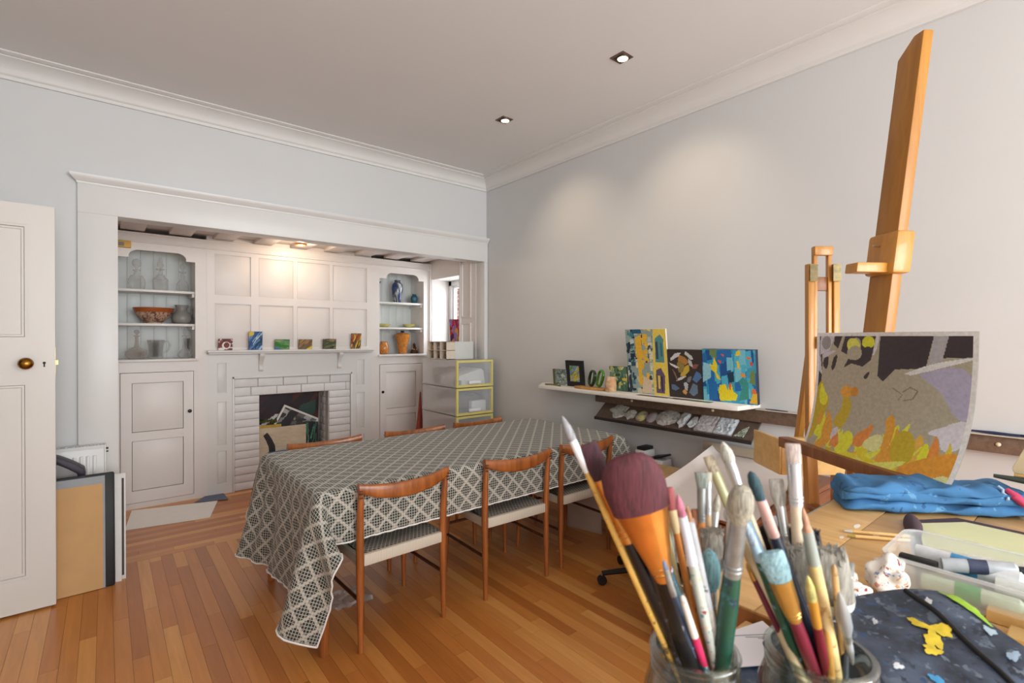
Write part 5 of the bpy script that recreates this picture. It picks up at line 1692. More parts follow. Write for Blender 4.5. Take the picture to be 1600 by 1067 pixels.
# painting on paper
gry = (150, 144, 126)
blk, lav, lil, yel, yo, ora, mus, pal_ = (50, 42, 46), (176, 172, 184), (150, 146, 168), (226, 204, 40), (200, 176, 34), (212, 136, 44), (168, 146, 30), (206, 204, 130)
lay = [('p', blk, [(0, .99), (.04, .99), (.05, .55), (.03, .38), (0, .38)]), ('p', lav, [(.03, .99), (.14, .99), (.10, .84), (.03, .80), (.05, .62), (.02, .66)]), ('e', (130, 128, 130), (.075, .91, .035, .06, 0)),
       ('p', blk, [(.14, .99), (.20, .99), (.165, .86), (.13, .90)]), ('p', blk, [(.22, .99), (.46, .99), (.43, .78), (.37, .72), (.28, .74), (.22, .70), (.26, .80), (.19, .84)]),
       ('p', gry, [(.23, .82), (.27, .95), (.33, .96), (.35, .88), (.33, .80), (.26, .76)]), ('e', (206, 190, 80), (.285, .89, .05, .065, .3)), ('e', gry, (.30, .83, .055, .06, 0)), ('e', yel, (.40, .92, .05, .05, 0)), ('p', blk, [(.35, .88), (.45, .885), (.42, .76), (.36, .76)]),
       ('p', (190, 188, 196), [(.46, 1), (.49, 1), (.46, .82), (.44, .82)]), ('p', gry, [(.45, .86), (.51, .88), (.50, .68), (.44, .66)]),
       ('p', blk, [(.49, .99), (.81, .99), (.77, .74), (.60, .72), (.53, .62), (.485, .66)]), ('p', (150, 148, 152), [(.81, 1), (.88, 1), (.85, .78), (.78, .74)]), ('p', blk, [(.88, .99), (1, .99), (.99, .83), (.85, .82)]),
       ('p', lil, [(.72, .70), (.99, .80), (.99, .40), (.92, .44), (.86, .58), (.78, .66)]), ('p', (198, 196, 204), [(.64, .66), (.99, .815), (.99, .835), (.8, .78), (.62, .67)]), ('p', (186, 184, 198), [(.80, .30), (.95, .42), (.99, .42), (.99, .24), (.9, .2), (.88, .3)]),
       ('p', gry, [(.60, .70), (.74, .68), (.86, .55), (.93, .40), (.86, .34), (.80, .32), (.55, .36)]),
       ('p', blk, [(.06, .78), (.10, .80), (.09, .66), (.05, .70)]), ('p', blk, [(.13, .78), (.17, .82), (.15, .68), (.12, .66)]), ('p', lav, [(.05, .82), (.16, .85), (.14, .83), (.05, .76)]), ('p', blk, [(.38, .64), (.43, .70), (.42, .64), (.40, .62)])]
fl = random.Random(5)
for k_ in range(46):
    u0 = fl.random()
    hh_ = fl.uniform(.10, .26) * (1.15 if u0 < .2 or u0 > .6 else .8)
    w_ = fl.uniform(.02, .05)
    v0 = fl.uniform(-.06, .10)
    cc_ = [yel, yo, ora, mus, (222, 190, 60), (216, 150, 60), (190, 170, 50), (206, 120, 50)][fl.randrange(8)]
    sk_ = fl.uniform(-.05, .07)
    lay.append(('p', cc_, [(u0 - w_, v0), (u0 - w_ * .9, v0 + hh_ * .4), (u0 - w_ * .2 + sk_ * .6, v0 + hh_ * .75), (u0 + sk_, v0 + hh_), (u0 + w_ * .8 + sk_ * .5, v0 + hh_ * .6), (u0 + w_, v0 + hh_ * .25), (u0 + w_ * .6, v0)]))
lay += [('p', mus, [(.02, .52), (.06, .58), (.09, .46), (.14, .42), (.12, .26), (.03, .06), (-.05, .06), (.0, .3)]), ('p', yel, [(.05, .58), (.09, .47), (.13, .43), (.11, .34), (.04, .38)]), ('p', ora, [(.09, .30), (.12, .26), (.10, .16), (.06, .2)]),
        ('p', mus, [(.24, .46), (.32, .46), (.33, .30), (.28, .16), (.20, .24), (.26, .36)]), ('e', ora, (.27, .50, .05, .05, 0)), ('e', (176, 120, 40), (.33, .51, .03, .04, 0)),
        ('p', ora, [(.10, .02), (.22, .18), (.26, .14), (.20, 0), (.12, -.02)]), ('p', lav, [(.22, .18), (.28, .21), (.26, .10), (.23, .08)]), ('p', (196, 120, 60), [(.24, .12), (.3, .16), (.28, .06), (.24, .02)]),
        ('p', yo, [(-.1, 0), (.2, -.02), (.45, .06), (.75, .02), (1.1, .1), (1.1, -.1), (-.1, -.1)]),
        ('p', yel, [(.30, .0), (.33, .22), (.42, .16), (.40, .02)]), ('p', pal_, [(.46, .12), (.56, .24), (.62, .20), (.58, .08)]), ('p', ora, [(.58, .34), (.63, .40), (.66, .28), (.64, .10), (.60, .12), (.61, .26)]),
        ('p', mus, [(.66, .28), (.76, .30), (.80, .12), (.74, .04), (.66, .1)]), ('p', yel, [(.82, .26), (.86, .20), (.84, .02), (.80, .04)]), ('p', (200, 130, 40), [(.70, .02), (.86, .16), (1, .24), (1, .06), (.84, -.02)]),
        ('p', (226, 214, 90), [(.5, -.02), (.72, .08), (.78, .1), (.7, 0), (.56, -.06)]), ('p', pal_, [(.86, -.02), (.98, .10), (.98, -.05)]), ('p', (190, 186, 90), [(.42, -.02), (.5, .04), (.6, -.03)]), ('p', (206, 200, 120), [(.72, -.02), (.8, .03), (.84, -.03)]),
        ('l', (110, 104, 92), [(.66, .56), (.70, .60), (.74, .58), (.72, .52), (.67, .50)], .004), ('l', (110, 104, 92), [(.60, .58), (.66, .54), (.64, .50)], .003)]
def chaikin(P, n=2):
    for _ in range(n):
        Q2 = []
        for i in range(len(P)):
            a, b = P[i], P[(i + 1) % len(P)]
            Q2 += [(a[0] * .75 + b[0] * .25, a[1] * .75 + b[1] * .25), (a[0] * .25 + b[0] * .75, a[1] * .25 + b[1] * .75)]
        P = Q2
    return P


lay = [(L[0], L[1], chaikin(L[2])) if L[0] == 'p' and (L[1] != blk or max(q[1] for q in L[2]) < .9) and max(q[1] for q in L[2]) < .97 else L for L in lay]
img = raster(230, 165, gry, lay)
ny_, nx_ = img.shape[:2]
img = np.clip(img * 1.65, 0, .86)
wht = np.array(lin((248, 247, 246))[:3])
b1, b2_ = 6, 5
img[:b2_, :] = img[:b2_, :]
img[-b2_:, :] = wht
img[:, :b1 - 1] = wht
img[:, -b1 + 1:] = wht
B0, B1 = Vector((2.077, .761, 1.0575)), Vector((1.747, .285, 1.0575))
T0, T1 = Vector((2.077, .761, 1.474)), Vector((1.747, .285, 1.472))


def paper_pt(u, v, o=0.0):
    p = B0.lerp(B1, u).lerp(T0.lerp(T1, u), v)
    a = .050 + .030 * u
    g = 1 - (1 - v) ** 3
    q = p + nb_ * (a * g + o + .004 - .022 * math.sin(PI * u) * (1 - v) + .010 * math.sin(2.2 * PI * u) * v)
    q.z -= .012 * u * (1 - v)
    return q


t = thing('flame_painting', 'unframed painting of black shapes above yellow and orange flames, standing on the easel tray', 'painting', tuple((B0 + B1) / 2))
off = wloc(t)
me = art_mesh('painted_face', img, lambda u, v: tuple(paper_pt(u, v) - off))
o = bpy.data.objects.new('painted_face', me)
COL.objects.link(o)
o.parent = t
part(MB().grid(lambda u, v: tuple(paper_pt(u, v, .0025)), 30, 20), 'paper_back', pm('paper_back', (222, 220, 216), .8), t, True)

# slim box easel behind
U2 = Vector((.773, -.635, 0))
F2 = Vector((.635, .773, 0))
c2 = Vector((2.395, .795, 0))
t = thing('box_easel', 'slim hinged beech easel with two metal plates standing behind the painting', 'easel', tuple(c2))


def P2(a, d, z):
    return c2 + U2 * a + F2 * d + Vector((0, 0, z))


for s in (-1, 1):
    up_ = part(MB().bar(P2(s * .055, 0, .03), P2(s * .055, .02, 1.775), .026, .030, F2), 'upright', M_PINE, t, True, bevel=.003)
    part(MB().obox(P2(s * .05, -.004, 1.735), U2, F2, (0, 0, 1), .017, .002, .036), 'hinge_plate', pm('worn_brass', (112, 98, 68), .45, .7, var=.3, scale=60), up_, True)
    part(MB().bar(P2(s * .031, .012, .90), P2(s * .031, .025, 1.85), .016, .02, F2), 'slide_rail', M_PINE, t, True, bevel=.002)
part(MB().obox(P2(0, .018, 1.832), U2, F2, (0, 0, 1), .040, .013, .020), 'head_block', M_PINE, t, True, bevel=.004)
part(MB().obox(P2(0, .03, 1.69), U2, F2, (0, 0, 1), .030, .010, .030), 'cross_block', M_BEECHD, t, True, bevel=.003)
lb = part(MB().obox(P2(0, .0, 1.435), U2, F2, (0, 0, 1), .034, .016, .026), 'lock_block', M_PALE, t, True, bevel=.004)
part(MB().tube([P2(0, -.016, 1.435), P2(0, -.032, 1.435)], .006, 10).tube([P2(-.012, -.032, 1.44), P2(.012, -.032, 1.43)], .0035, 8), 'wing_nut', M_STEEL, lb, True)
part(MB().obox(P2(-.015, -.05, .955), U2, F2, (0, 0, 1), .20, .012, .075), 'box_front', M_PALE, t, True, bevel=.004)
part(MB().obox(P2(-.015, -.063, 1.03), U2, F2, (0, 0, 1), .205, .016, .008), 'box_lip', M_PALE, t, True, bevel=.003)
part(MB().obox(P2(-.015, .06, .885), U2, F2, (0, 0, 1), .20, .10, .006), 'box_base', M_PALE, t, True)
part(MB().obox(P2(-.217, .055, .955), F2, U2, (0, 0, 1), .112, .006, .075), 'box_side', M_PALE, t, True, bevel=.003)
part(MB().obox(P2(.187, .055, .955), F2, U2, (0, 0, 1), .112, .006, .075), 'box_side', M_PALE, t, True, bevel=.003)
for (s, d) in ((-.15, -.03), (.12, -.03)):
    part(MB().bar(P2(s, d, 0), P2(s + .02, d, .89), .036, .028, F2), 'leg', M_PINE, t, True, bevel=.003)
part(MB().bar(P2(0, .40, 0), P2(0, .08, 1.5), .034, .026, U2), 'rear_leg', M_PINE, t, True, bevel=.003)

# ================================================================== WORK TABLE
TT = .98
M_TOP = wood('worktop', (196, 150, 92), (226, 184, 126), .45, (24, 3, 24))
t = thing('work_table', 'pale plank topped work table in the right foreground', 'table', (1.5, .0, 0))
WX0, WX1, WY0_, WY1_ = .868, 2.10, -.75, .522
edges_ = [WY1_, .395, .23, .07, -.09, -.25, -.41, -.57, WY1_ - 1.272]
for k in range(len(edges_) - 1):
    part(MB().box(WX0, WX1 - .001, edges_[k + 1] + .0008, edges_[k] - .0008, TT - .026, TT - rng.uniform(0, .0008)), 'plank', M_TOP, t, True, bevel=.0015)
part(MB().box(WX0 + .001, WX1, WY1_ - .0005, WY1_ + .004, TT - .028, TT - .002), 'teal_edge', pm('teal_edging', (128, 160, 158), .5, var=.1), t, True)
part(MB().box(WX0 - .004, WX0, WY0_, WY1_, TT - .040, TT - .003), 'brown_edge', M_BEECHD, t, True)
part(MB().box(WX0 + .06, WX1 - .06, WY1_ - .09, WY1_ - .07, TT - .12, TT - .027), 'table_apron', M_TOP, t, True)
part(MB().box(WX0 + .06, WX0 + .08, WY0_ + .09, WY1_ - .09, TT - .12, TT - .027), 'table_apron', M_TOP, t, True)
for x in (WX0 + .07, WX1 - .07):
    for y in (WY0_ + .08, WY1_ - .08):
        part(MB().box(x - .03, x + .03, y - .03, y + .03, 0, TT - .027), 'leg', M_TOP, t, True, bevel=.003)
# paint flecks on the planks
fk = MB()
for (x, y, a, b_) in ((1.42, .36, .012, .006), (1.35, .41, .010, .004), (1.17, .31, .008, .004), (1.46, .41, .018, .006), (1.30, .30, .006, .003)):
    fk.prism([(x + a * math.cos(q), y + b_ * math.sin(q)) for q in [2 * PI * k / 10 for k in range(10)]], lambda p, q, k: (p, q, TT + k), .0006)
part(fk, 'paint_fleck', pm('white_fleck', (236, 228, 214), .6), t, True, smooth=0, kind='stuff')

# side stand on which the jars stand
t = thing('taboret', 'small stand under the brush jars beside the work table', 'table', (.55, .05, 0))
SX0, SX1, SY0, SY1 = .24, .858, -.40, .405
part(MB().box(SX0, SX1, SY0, SY1, .935, .963), 'top', M_TOP, t, True, bevel=.003)
part(MB().box(SX0 + .03, SX1 - .03, SY0 + .03, SY1 - .03, .40, .42), 'shelf', M_TOP, t, True, bevel=.003)
for x in (SX0 + .04, SX1 - .04):
    for y in (SY0 + .04, SY1 - .04):
        part(MB().box(x - .022, x + .022, y - .022, y + .022, 0, .935), 'leg', M_TOP, t, True, bevel=.003)


# paint-splattered dark apron: flat over the stand, bunched into a thick roll at the right
M_APRON = speckled('splattered_denim', (54, 62, 76), [(84, 94, 108), (40, 46, 58), (104, 114, 126), (46, 72, 108)], .7, 38, .45, 2, .5, .7)
AA, AB = Vector((.773, -.635, 0)), Vector((.635, .773, 0))     # along the roll / across it


def sstep(a, b, x):
    q = min(1, max(0, (x - a) / (b - a)))
    return q * q * (3 - 2 * q)


def apron_pt(l, d, o=0):
    p = AA * l + AB * d
    flat = .9685 if p.x < .856 else .9845
    w = sstep(.375, .45, l)
    if d <= .735:
        q = max(0, 1 - ((.735 - d) / .27) ** 2) ** .5
    else:
        q = max(0, 1 - ((d - .735) / .045) ** 2) ** .5
    top = .972 + (.088 + .016 * sstep(.45, .62, l)) * q
    z = flat + max(0, top - flat) * w
    k = w * q
    z += k * (.003 * math.sin(38 * l + 14 * d) + .002 * math.sin(61 * d - 25 * l))
    return (p.x, p.y, z + o)


LM, DM0, DM1 = .648, .46, .785


def apron_uv(u, v, o=0):
    l = .22 + (LM - .22) * u
    d0 = DM0 + .20 * (1 - sstep(.30, .42, l))
    d = d0 + (DM1 - d0) * v
    p = apron_pt(l, d, o)
    if u > .985:
        return (p[0], p[1], .9855 + o)
    return p


t = thing('paint_apron', 'dark blue paint splattered apron bunched beside the brush jars', 'apron', (.70, .15, .965))
part(MB().grid(lambda u, v: apron_uv(u, v), 80, 50).grid(lambda u, v: apron_uv(u, v, -.003), 80, 50), 'cloth', M_APRON, t, True)
part(MB().tube([apron_pt(.585 - .05 * (.72 - d), d, .0015) for d in np.linspace(.475, .735, 30)], .0035, 8), 'seam', M_BLACK, t, True)


def patch(l, d, rl, rd, seed, n=26, ang=0.0):
    r = random.Random(seed)
    a1, a2, a3 = r.uniform(0, 6), r.uniform(0, 6), r.uniform(0, 6)
    vs = [apron_pt(l, d, .003)]
    for ring_ in (.5, 1):
        for k in range(n):
            th = 2 * PI * k / n
            q = (1 + .18 * math.sin(3 * th + a1) + .12 * math.sin(5 * th + a2) + .10 * math.sin(8 * th + a3)) * ring_
            x, y = rl * q * math.cos(th), rd * q * math.sin(th)
            vs.append(apron_pt(l + x * math.cos(ang) - y * math.sin(ang), d + x * math.sin(ang) + y * math.cos(ang), .0024))
    fs = [(0, k + 1, (k + 1) % n + 1) for k in range(n)]
    fs += [(1 + k, 1 + n + k, 1 + n + (k + 1) % n, 1 + (k + 1) % n) for k in range(n)]
    return MB().add(vs, fs)


for k, (l, d, a, b, an) in enumerate(((.567, .650, .012, .010, .3), (.545, .638, .016, .009, .9), (.530, .622, .010, .008, .2), (.548, .665, .006, .014, .4))):
    part(patch(l, d, a, b, 3 + k, ang=an), 'yellow_splash', pm('yellow_paint', (216, 188, 50), .5, var=.2, scale=60), t, True)
part(patch(.632, .690, .008, .034, 14), 'green_splash', pm('lime_paint', (150, 190, 50), .5, var=.2, scale=60), t, True)
for k, (l, d, a, b, c) in enumerate(((.47, .60, .006, .004, (206, 208, 210)), (.50, .68, .009, .003, (196, 200, 206)), (.61, .60, .005, .010, (150, 170, 190)), (.45, .68, .007, .003, (190, 190, 196)), (.59, .70, .010, .004, (210, 212, 214)), (.50, .58, .008, .006, (70, 150, 200)), (.62, .64, .006, .008, (176, 196, 206)), (.43, .64, .004, .006, (200, 200, 204)), (.48, .72, .006, .003, (206, 206, 208)))):
    part(patch(l, d, a, b, 30 + k, ang=k), 'paint_dab', pm('dab%d' % k, c, .6, var=.1), t, True)

# loose papers on the stand
npap = solo(MB().prism([(.69, .355), (.80, .285), (.855, .375), (.77, .398)], lambda a, b, k: (a, b, .9745 + k), .001), 'note_paper', pm('note_white', (222, 218, 222), .7, var=.02), 'white note paper with pencil lines under the brushes at the back of the stand', 'paper', smooth=0)
for k in range(4):
    part(MB().bar((.775 + .012 * k, .385 - .014 * k, .9757), (.825 + .006 * k, .350 - .014 * k, .9757), .0012, .0004), 'pencil_line', pm('graphite', (120, 118, 122), .6), npap, True)
solo(MB().prism([(.66, .372), (.70, .365), (.80, .400), (.74, .403)], lambda a, b, k: (a, b, .9635 + k), .004), 'stained_card', speckled('stained_kraft', (190, 160, 112), [(150, 110, 70), (220, 206, 180)], .7, 60, .6), 'stained brown card at the back edge of the stand', 'card', smooth=0)

# ---- jeans folded on the table
M_DEN = speckled('denim', (58, 108, 152), [(96, 146, 184), (44, 86, 130)], .85, 22, .45, 1, .35, .25)
ja = Vector((.66, -.75, 0))
jb = Vector((.75, .66, 0))
j0 = Vector((1.562, .455, TT + .001))
t = thing('folded_jeans', 'folded blue jeans lying on the work table below the flame painting', 'jeans', tuple(j0 + ja * .3 + jb * .07))


def leg_layer(z0, h, length, width, seed, sag=0, wav=.006, start=0):
    r = random.Random(seed)
    ph = [r.uniform(0, 6) for _ in range(6)]
    rings = []
    nS, nR = 40, 28
    for i in range(nS + 1):
        s = i / nS
        e = min(1, s / .05) ** .5 * 1.0
        w = width * (.80 + .2 * e) * (1 + .04 * math.sin(5 * s + ph[0]))
        hh = h * (.55 + .45 * e) * (1 + .12 * math.sin(9 * s + ph[1]) + .08 * math.sin(21 * s + ph[2]))
        ring_ = []
        for k in range(nR):
            th = 2 * PI * k / nR
            c, sn = math.cos(th), math.sin(th)
            a = math.copysign(abs(c) ** .55, c) * w / 2
            b = math.copysign(abs(sn) ** .8, sn) * hh / 2
            wob = wav * (math.sin(14 * s + 3 * th + ph[3]) + .6 * math.sin(33 * s - 2 * th + ph[4])) * (0.25 + .75 * max(0, sn) + .5 * max(0, -c))
            p = j0 + ja * (start + s * length + .012 * c) + jb * (width / 2 + a) + Vector((0, 0, z0 + hh / 2 + b + max(wob, -hh * .2) + sag * s))
            p.z = max(p.z, TT + .0012)
            ring_.append(p)
        rings.append(ring_)
    vs = [p for r_ in rings for p in r_]
    fs = [(i * nR + k, i * nR + (k + 1) % nR, (i + 1) * nR + (k + 1) % nR, (i + 1) * nR + k) for i in range(nS) for k in range(nR)]
    fs += [tuple(range(nR)), tuple(nS * nR + k for k in range(nR))]
    return MB().add(vs, fs)


part(leg_layer(0, .032, .43, .150, 1, wav=.0035, start=.004), 'lower_leg', M_DEN, t, True, smooth=70)
part(leg_layer(.027, .034, .435, .158, 2, wav=.0035), 'upper_leg', M_DEN, t, True, smooth=70)
part(leg_layer(.046, .030, .42, .140, 3, wav=.005, start=.002), 'folded_seat', M_DEN, t, True, smooth=70)
def jp(a, b, z):
    return j0 + ja * a + jb * b + Vector((0, 0, z))


part(MB().tube([jp(.385, .02, .074), jp(.392, .002, .062), jp(.405, -.004, .048), jp(.425, .0, .056)], [.006, .011, .012, .010], 10), 'pink_patch', pm('pink_lining', (206, 70, 106), .7, var=.1), t, True)
part(MB().tube([jp(.372 + .006 * (k % 2), .03 - .008 * k, .080 - .007 * k) for k in range(5)], .0035, 8), 'frayed_edge', pm('pale_denim', (166, 194, 216), .8), t, True)

# ---- purple mat and green sheet, sticks, wooden bars
solo(MB().prism([(1.185, .235), (1.60, .335), (1.72, .26), (1.70, -.35), (1.185, -.35)], lambda a, b, k: (a, b, TT + .0008 + k), .003), 'purple_mat', pm('plum_felt', (74, 56, 64), .8, var=.1), 'plum coloured mat under the plastic tub', 'mat', smooth=0)
solo(MB().prism([(1.225, .12), (1.245, .225), (1.585, .315), (1.69, .24), (1.68, -.33), (1.205, -.33), (1.205, .10)], lambda a, b, k: (a, b, TT + .0042 + k), .0012), 'green_sheet', pm('pale_green_paper', (214, 214, 168), .65, var=.03), 'pale yellow green sheet of paper under the plastic tub', 'paper', smooth=0)
def flap(u, v, o=0):
    r_ = .020 * math.sin(PI * min(1, .15 + .75 * u)) ** .7
    th = PI * .85 * v
    return (1.612 - .15 * u - .25 * r_ * math.sin(th), .352 - .042 * u - .018 + r_ * math.cos(th), TT + .0045 + o + r_ * 1.1 * math.sin(th))


solo(MB().grid(lambda u, v: flap(u, v), 12, 10).grid(lambda u, v: flap(u, v, .0018), 12, 10), 'curled_flap', MATS['plum_felt'], 'curled plum coloured flap at the corner of the mat beside the jeans', 'flap')
for k, (a, b_, r, lab) in enumerate((((1.385, .416), (1.47, .30), .0042, 'plain wooden stick on the work table, the farther of two'), ((1.358, .400), (1.435, .30), .0042, 'plain wooden stick with an ochre tip on the work table, the nearer of two'))):
    t = thing('wooden_stick', lab, 'stick', (a[0], a[1], TT), group='sticks on the work table')
    A, B_ = Vector((a[0], a[1], TT + .005)), Vector((b_[0], b_[1], TT + .005))
    part(MB().tube([A.lerp(B_, .12), B_], r, 10), 'shaft', M_PALE, t, True)
    part(MB().tube([A, A.lerp(B_, .12)], [r * .5, r * 1.02], 10), 'tip', pm('stick_tip%d' % k, [(200, 196, 190), (170, 150, 60)][k], .5), t, True)
for k, (x0, x1, z) in enumerate(((1.135, 1.172, .020), (1.075, 1.125, .012))):
    solo(MB().box(x0, x1, -.42, .135 - .03 * k, TT + .0005, TT + z), 'wooden_batten', M_PALE, ('thin wooden batten beside the plum mat, the farther one', 'flat wooden batten nearest the apron')[k], 'batten', 'battens on the table', bevel=.002)

# ---- plastic tub with paint tubes
M_TUB = pm('tub_plastic', (226, 230, 230), .2, alpha=.38, var=.02)
UX0, UX1, UY0, UY1, UZ0, UZ1 = 1.125, 1.315, -.03, .275, TT + .006, 1.052
t = thing('plastic_tub', 'clear plastic tub of paint tubes on the work table', 'tub', ((UX0 + UX1) / 2, (UY0 + UY1) / 2, UZ0))


def rrect(x0, x1, y0, y1, r, n=5):
    pts = []
    for (cx, cy, a0) in ((x1 - r, y1 - r, 0), (x0 + r, y1 - r, PI / 2), (x0 + r, y0 + r, PI), (x1 - r, y0 + r, 3 * PI / 2)):
        for k in range(n + 1):
            a = a0 + PI / 2 * k / n
            pts.append((cx + r * math.cos(a), cy + r * math.sin(a)))
    return pts


def loft(levels):
    vs, fs = [], []
    n = len(levels[0][0])
    for (poly, z) in levels:
        vs += [(a, b, z) for a, b in poly]
    for i in range(len(levels) - 1):
        for k in range(n):
            fs.append((i * n + k, i * n + (k + 1) % n, (i + 1) * n + (k + 1) % n, (i + 1) * n + k))
    return vs, fs + [tuple(range(n))]


i_ = .016
lv = [(rrect(UX0 + i_, UX1 - i_, UY0 + i_, UY1 - i_, .02), UZ0), (rrect(UX0 + .004, UX1 - .004, UY0 + .004, UY1 - .004, .025), UZ1 - .028), (rrect(UX0 + .001, UX1 - .001, UY0 + .001, UY1 - .001, .028), UZ1 - .024), (rrect(UX0 + .001, UX1 - .001, UY0 + .001, UY1 - .001, .028), UZ1 - .002)]
vs, fs = loft(lv)
part(MB().add(vs, fs), 'tub', M_TUB, t, True)
vs, fs = loft([(rrect(UX0 + .001, UX1 - .001, UY0 + .001, UY1 - .001, .028), UZ1 - .003), (rrect(UX0 - .006, UX1 + .006, UY0 - .006, UY1 + .006, .032), UZ1 - .002), (rrect(UX0 - .007, UX1 + .007, UY0 - .007, UY1 + .007, .033), UZ1 - .007)])
part(MB().add(vs, fs[:-1]), 'rim', pm('tub_rim', (232, 236, 236), .2, alpha=.55), t, True)


def paint_tube(label, a, b, r, c1, c2, capc):
    a, b = Vector(a), Vector(b)
    t = thing('paint_tube', label, 'paint tube', tuple(a), group='paint tubes in the tub')
    d = b - a
    part(MB().tube([a, a.lerp(b, .06), a.lerp(b, .5), a.lerp(b, .82), a.lerp(b, .86)], [r * .9, r * .95, r, r, r * .55], 14, flat=.7), 'body', pm('tube_' + label[:9].replace(' ', '_'), c1, .35, var=.1, scale=50), t, True)
    part(MB().tube([a.lerp(b, .3), a.lerp(b, .52)], [r * 1.012, r * 1.02], 14, flat=.71), 'label_band', pm('band_' + label[:9].replace(' ', '_'), c2, .45, var=.25, scale=60), t, True)
    part(MB().tube([a.lerp(b, .87), b], [r * .5, r * .45], 12), 'cap', pm('cap_' + label[:9].replace(' ', '_'), capc, .4), t, True)


z0 = UZ0 + .002
paint_tube('white paint tube with a blue band lying across the tub', (1.225, .245, z0 + .045), (1.215, .07, z0 + .042), .019, (226, 228, 230), (70, 150, 200), (230, 230, 230))
paint_tube('green paint tube with a white cap at the front of the tub', (1.168, .225, z0 + .016), (1.170, .07, z0 + .016), .016, (190, 206, 180), (60, 160, 90), (240, 240, 240))
paint_tube('cream crumpled paint tube at the back of the tub', (1.270, .225, z0 + .030), (1.262, .07, z0 + .045), .019, (222, 220, 206), (230, 228, 220), (240, 238, 230))
paint_tube('pale tube with navy print and teal cap at the right of the tub', (1.19, .13, z0 + .038), (1.20, -.01, z0 + .034), .015, (216, 220, 214), (70, 80, 120), (40, 150, 150))
paint_tube('silver paint tube in the middle of the tub', (1.205, .20, z0 + .016), (1.21, .045, z0 + .016), .015, (196, 198, 200), (150, 156, 166), (60, 60, 64))
paint_tube('olive paint tube standing out at the back left of the tub', (1.285, .20, z0 + .014), (1.28, .10, z0 + .016), .013, (150, 150, 110), (200, 196, 170), (40, 44, 50))
paint_tube('grey paint tube with a black cap slanting over the others in the tub', (1.185, .20, z0 + .050), (1.235, .09, z0 + .062), .013, (176, 180, 184), (60, 66, 90), (26, 28, 32))
paint_tube('small teal paint tube at the right end of the tub', (1.245, .065, z0 + .016), (1.235, -.012, z0 + .016), .012, (206, 214, 206), (60, 140, 130), (30, 110, 110))
solo(MB().box(1.172, 1.190, .205, .262, z0 + .034, z0 + .052), 'black_box', M_BLACK, 'small black block at the left end of the tub', 'box', bevel=.003)


# crumpled paint rag
def blob(name, label, cat, c, rx, ry, rz, mat, seed, jag=.2, sub=4, sharp=1.0):
    bm = bmesh.new()
    bmesh.ops.create_icosphere(bm, subdivisions=sub, radius=1)
    r = random.Random(seed)
    dirs = [Vector((r.gauss(0, 1), r.gauss(0, 1), r.gauss(0, 1))).normalized() for _ in range(14)]
    for v in bm.verts:
        n = v.co.normalized()
        k = 1 + jag * sum(math.sin(5 * n.dot(d) * sharp + i) for i, d in enumerate(dirs)) / 5
        v.co = (n.x * rx * k, n.y * ry * k, n.z * rz * k)
    zmin = min(v.co.z for v in bm.verts)
    for v in bm.verts:
        v.co.z = max(v.co.z - zmin * .82, 0)
    me = bpy.data.meshes.new(name)
    bm.to_mesh(me)
    bm.free()
    me.polygons.foreach_set('use_smooth', [True] * len(me.polygons))
    me.materials.append(mat)
    o = bpy.data.objects.new(name, me)
    COL.objects.link(o)
    o.location = c
    return tag(o, label, cat)


M_RAG = speckled('rag_cloth', (224, 216, 206), [(190, 130, 110), (150, 60, 60), (206, 150, 90), (120, 140, 170)], .8, 45, .45, 5)
blob('paint_rag', 'tall crumpled white rag stained red and brown beside the tub', 'rag', (1.105, .262, TT + .001), .036, .028, .034, M_RAG, 4, .36, sharp=1.5)
blob('paint_rag', 'low crumpled white rag with orange and blue stains left of the tub', 'rag', (1.035, .305, TT + .001), .034, .03, .018, M_RAG, 8, .36, sharp=1.5)

# stack at the right edge: box, green handled tools, wooden palette box
solo(MB().box(1.835, 2.05, -.22, .09, TT + .001, TT + .082), 'supply_box', pm('charcoal_box', (64, 58, 56), .6), 'dark supply box at the right edge of the work table', 'box', bevel=.004)
for k, (a, b_, c, lab) in enumerate((((1.835, .205, 1.086), (1.88, .02, 1.0725), (44, 52, 44), 'tool with a black green handle resting on the supply box'), ((1.86, .175, 1.078), (1.92, .03, 1.0725), (40, 110, 70), 'tool with a bright green handle resting on the supply box'))):
    solo(MB().tube([a, Vector(a).lerp(Vector(b_), .3), Vector(a).lerp(Vector(b_), .8), b_], [.005, .0085, .0085, .006], 10), 'palette_tool', pm('handle%d' % k, c, .4), lab, 'tool', 'tools on the supply box')
t = thing('palette_box', 'pale wooden palette box stacked on the supply box at the right edge', 'box', (1.92, -.02, 1.08))
part(MB().box(1.85, 2.05, -.22, .168, 1.087, 1.097), 'base', M_PALE, t, True, bevel=.002)
part(MB().prism([(.168, 1.097), (.172, 1.110), (.150, 1.165), (-.22, 1.165), (-.22, 1.097)], lambda a, b, k: (1.85 + k, a, b), .2), 'body', pm('pale_box_wood', (226, 206, 170), .6, var=.06, scale=20), t, True, bevel=.003)
part(MB().box(1.847, 1.851, .06, .14, 1.125, 1.135), 'groove', M_PALE, t, True)

# ================================================================== JARS OF BRUSHES
M_JAR = glassy('jar_glass', (236, 240, 238), .04, .80)


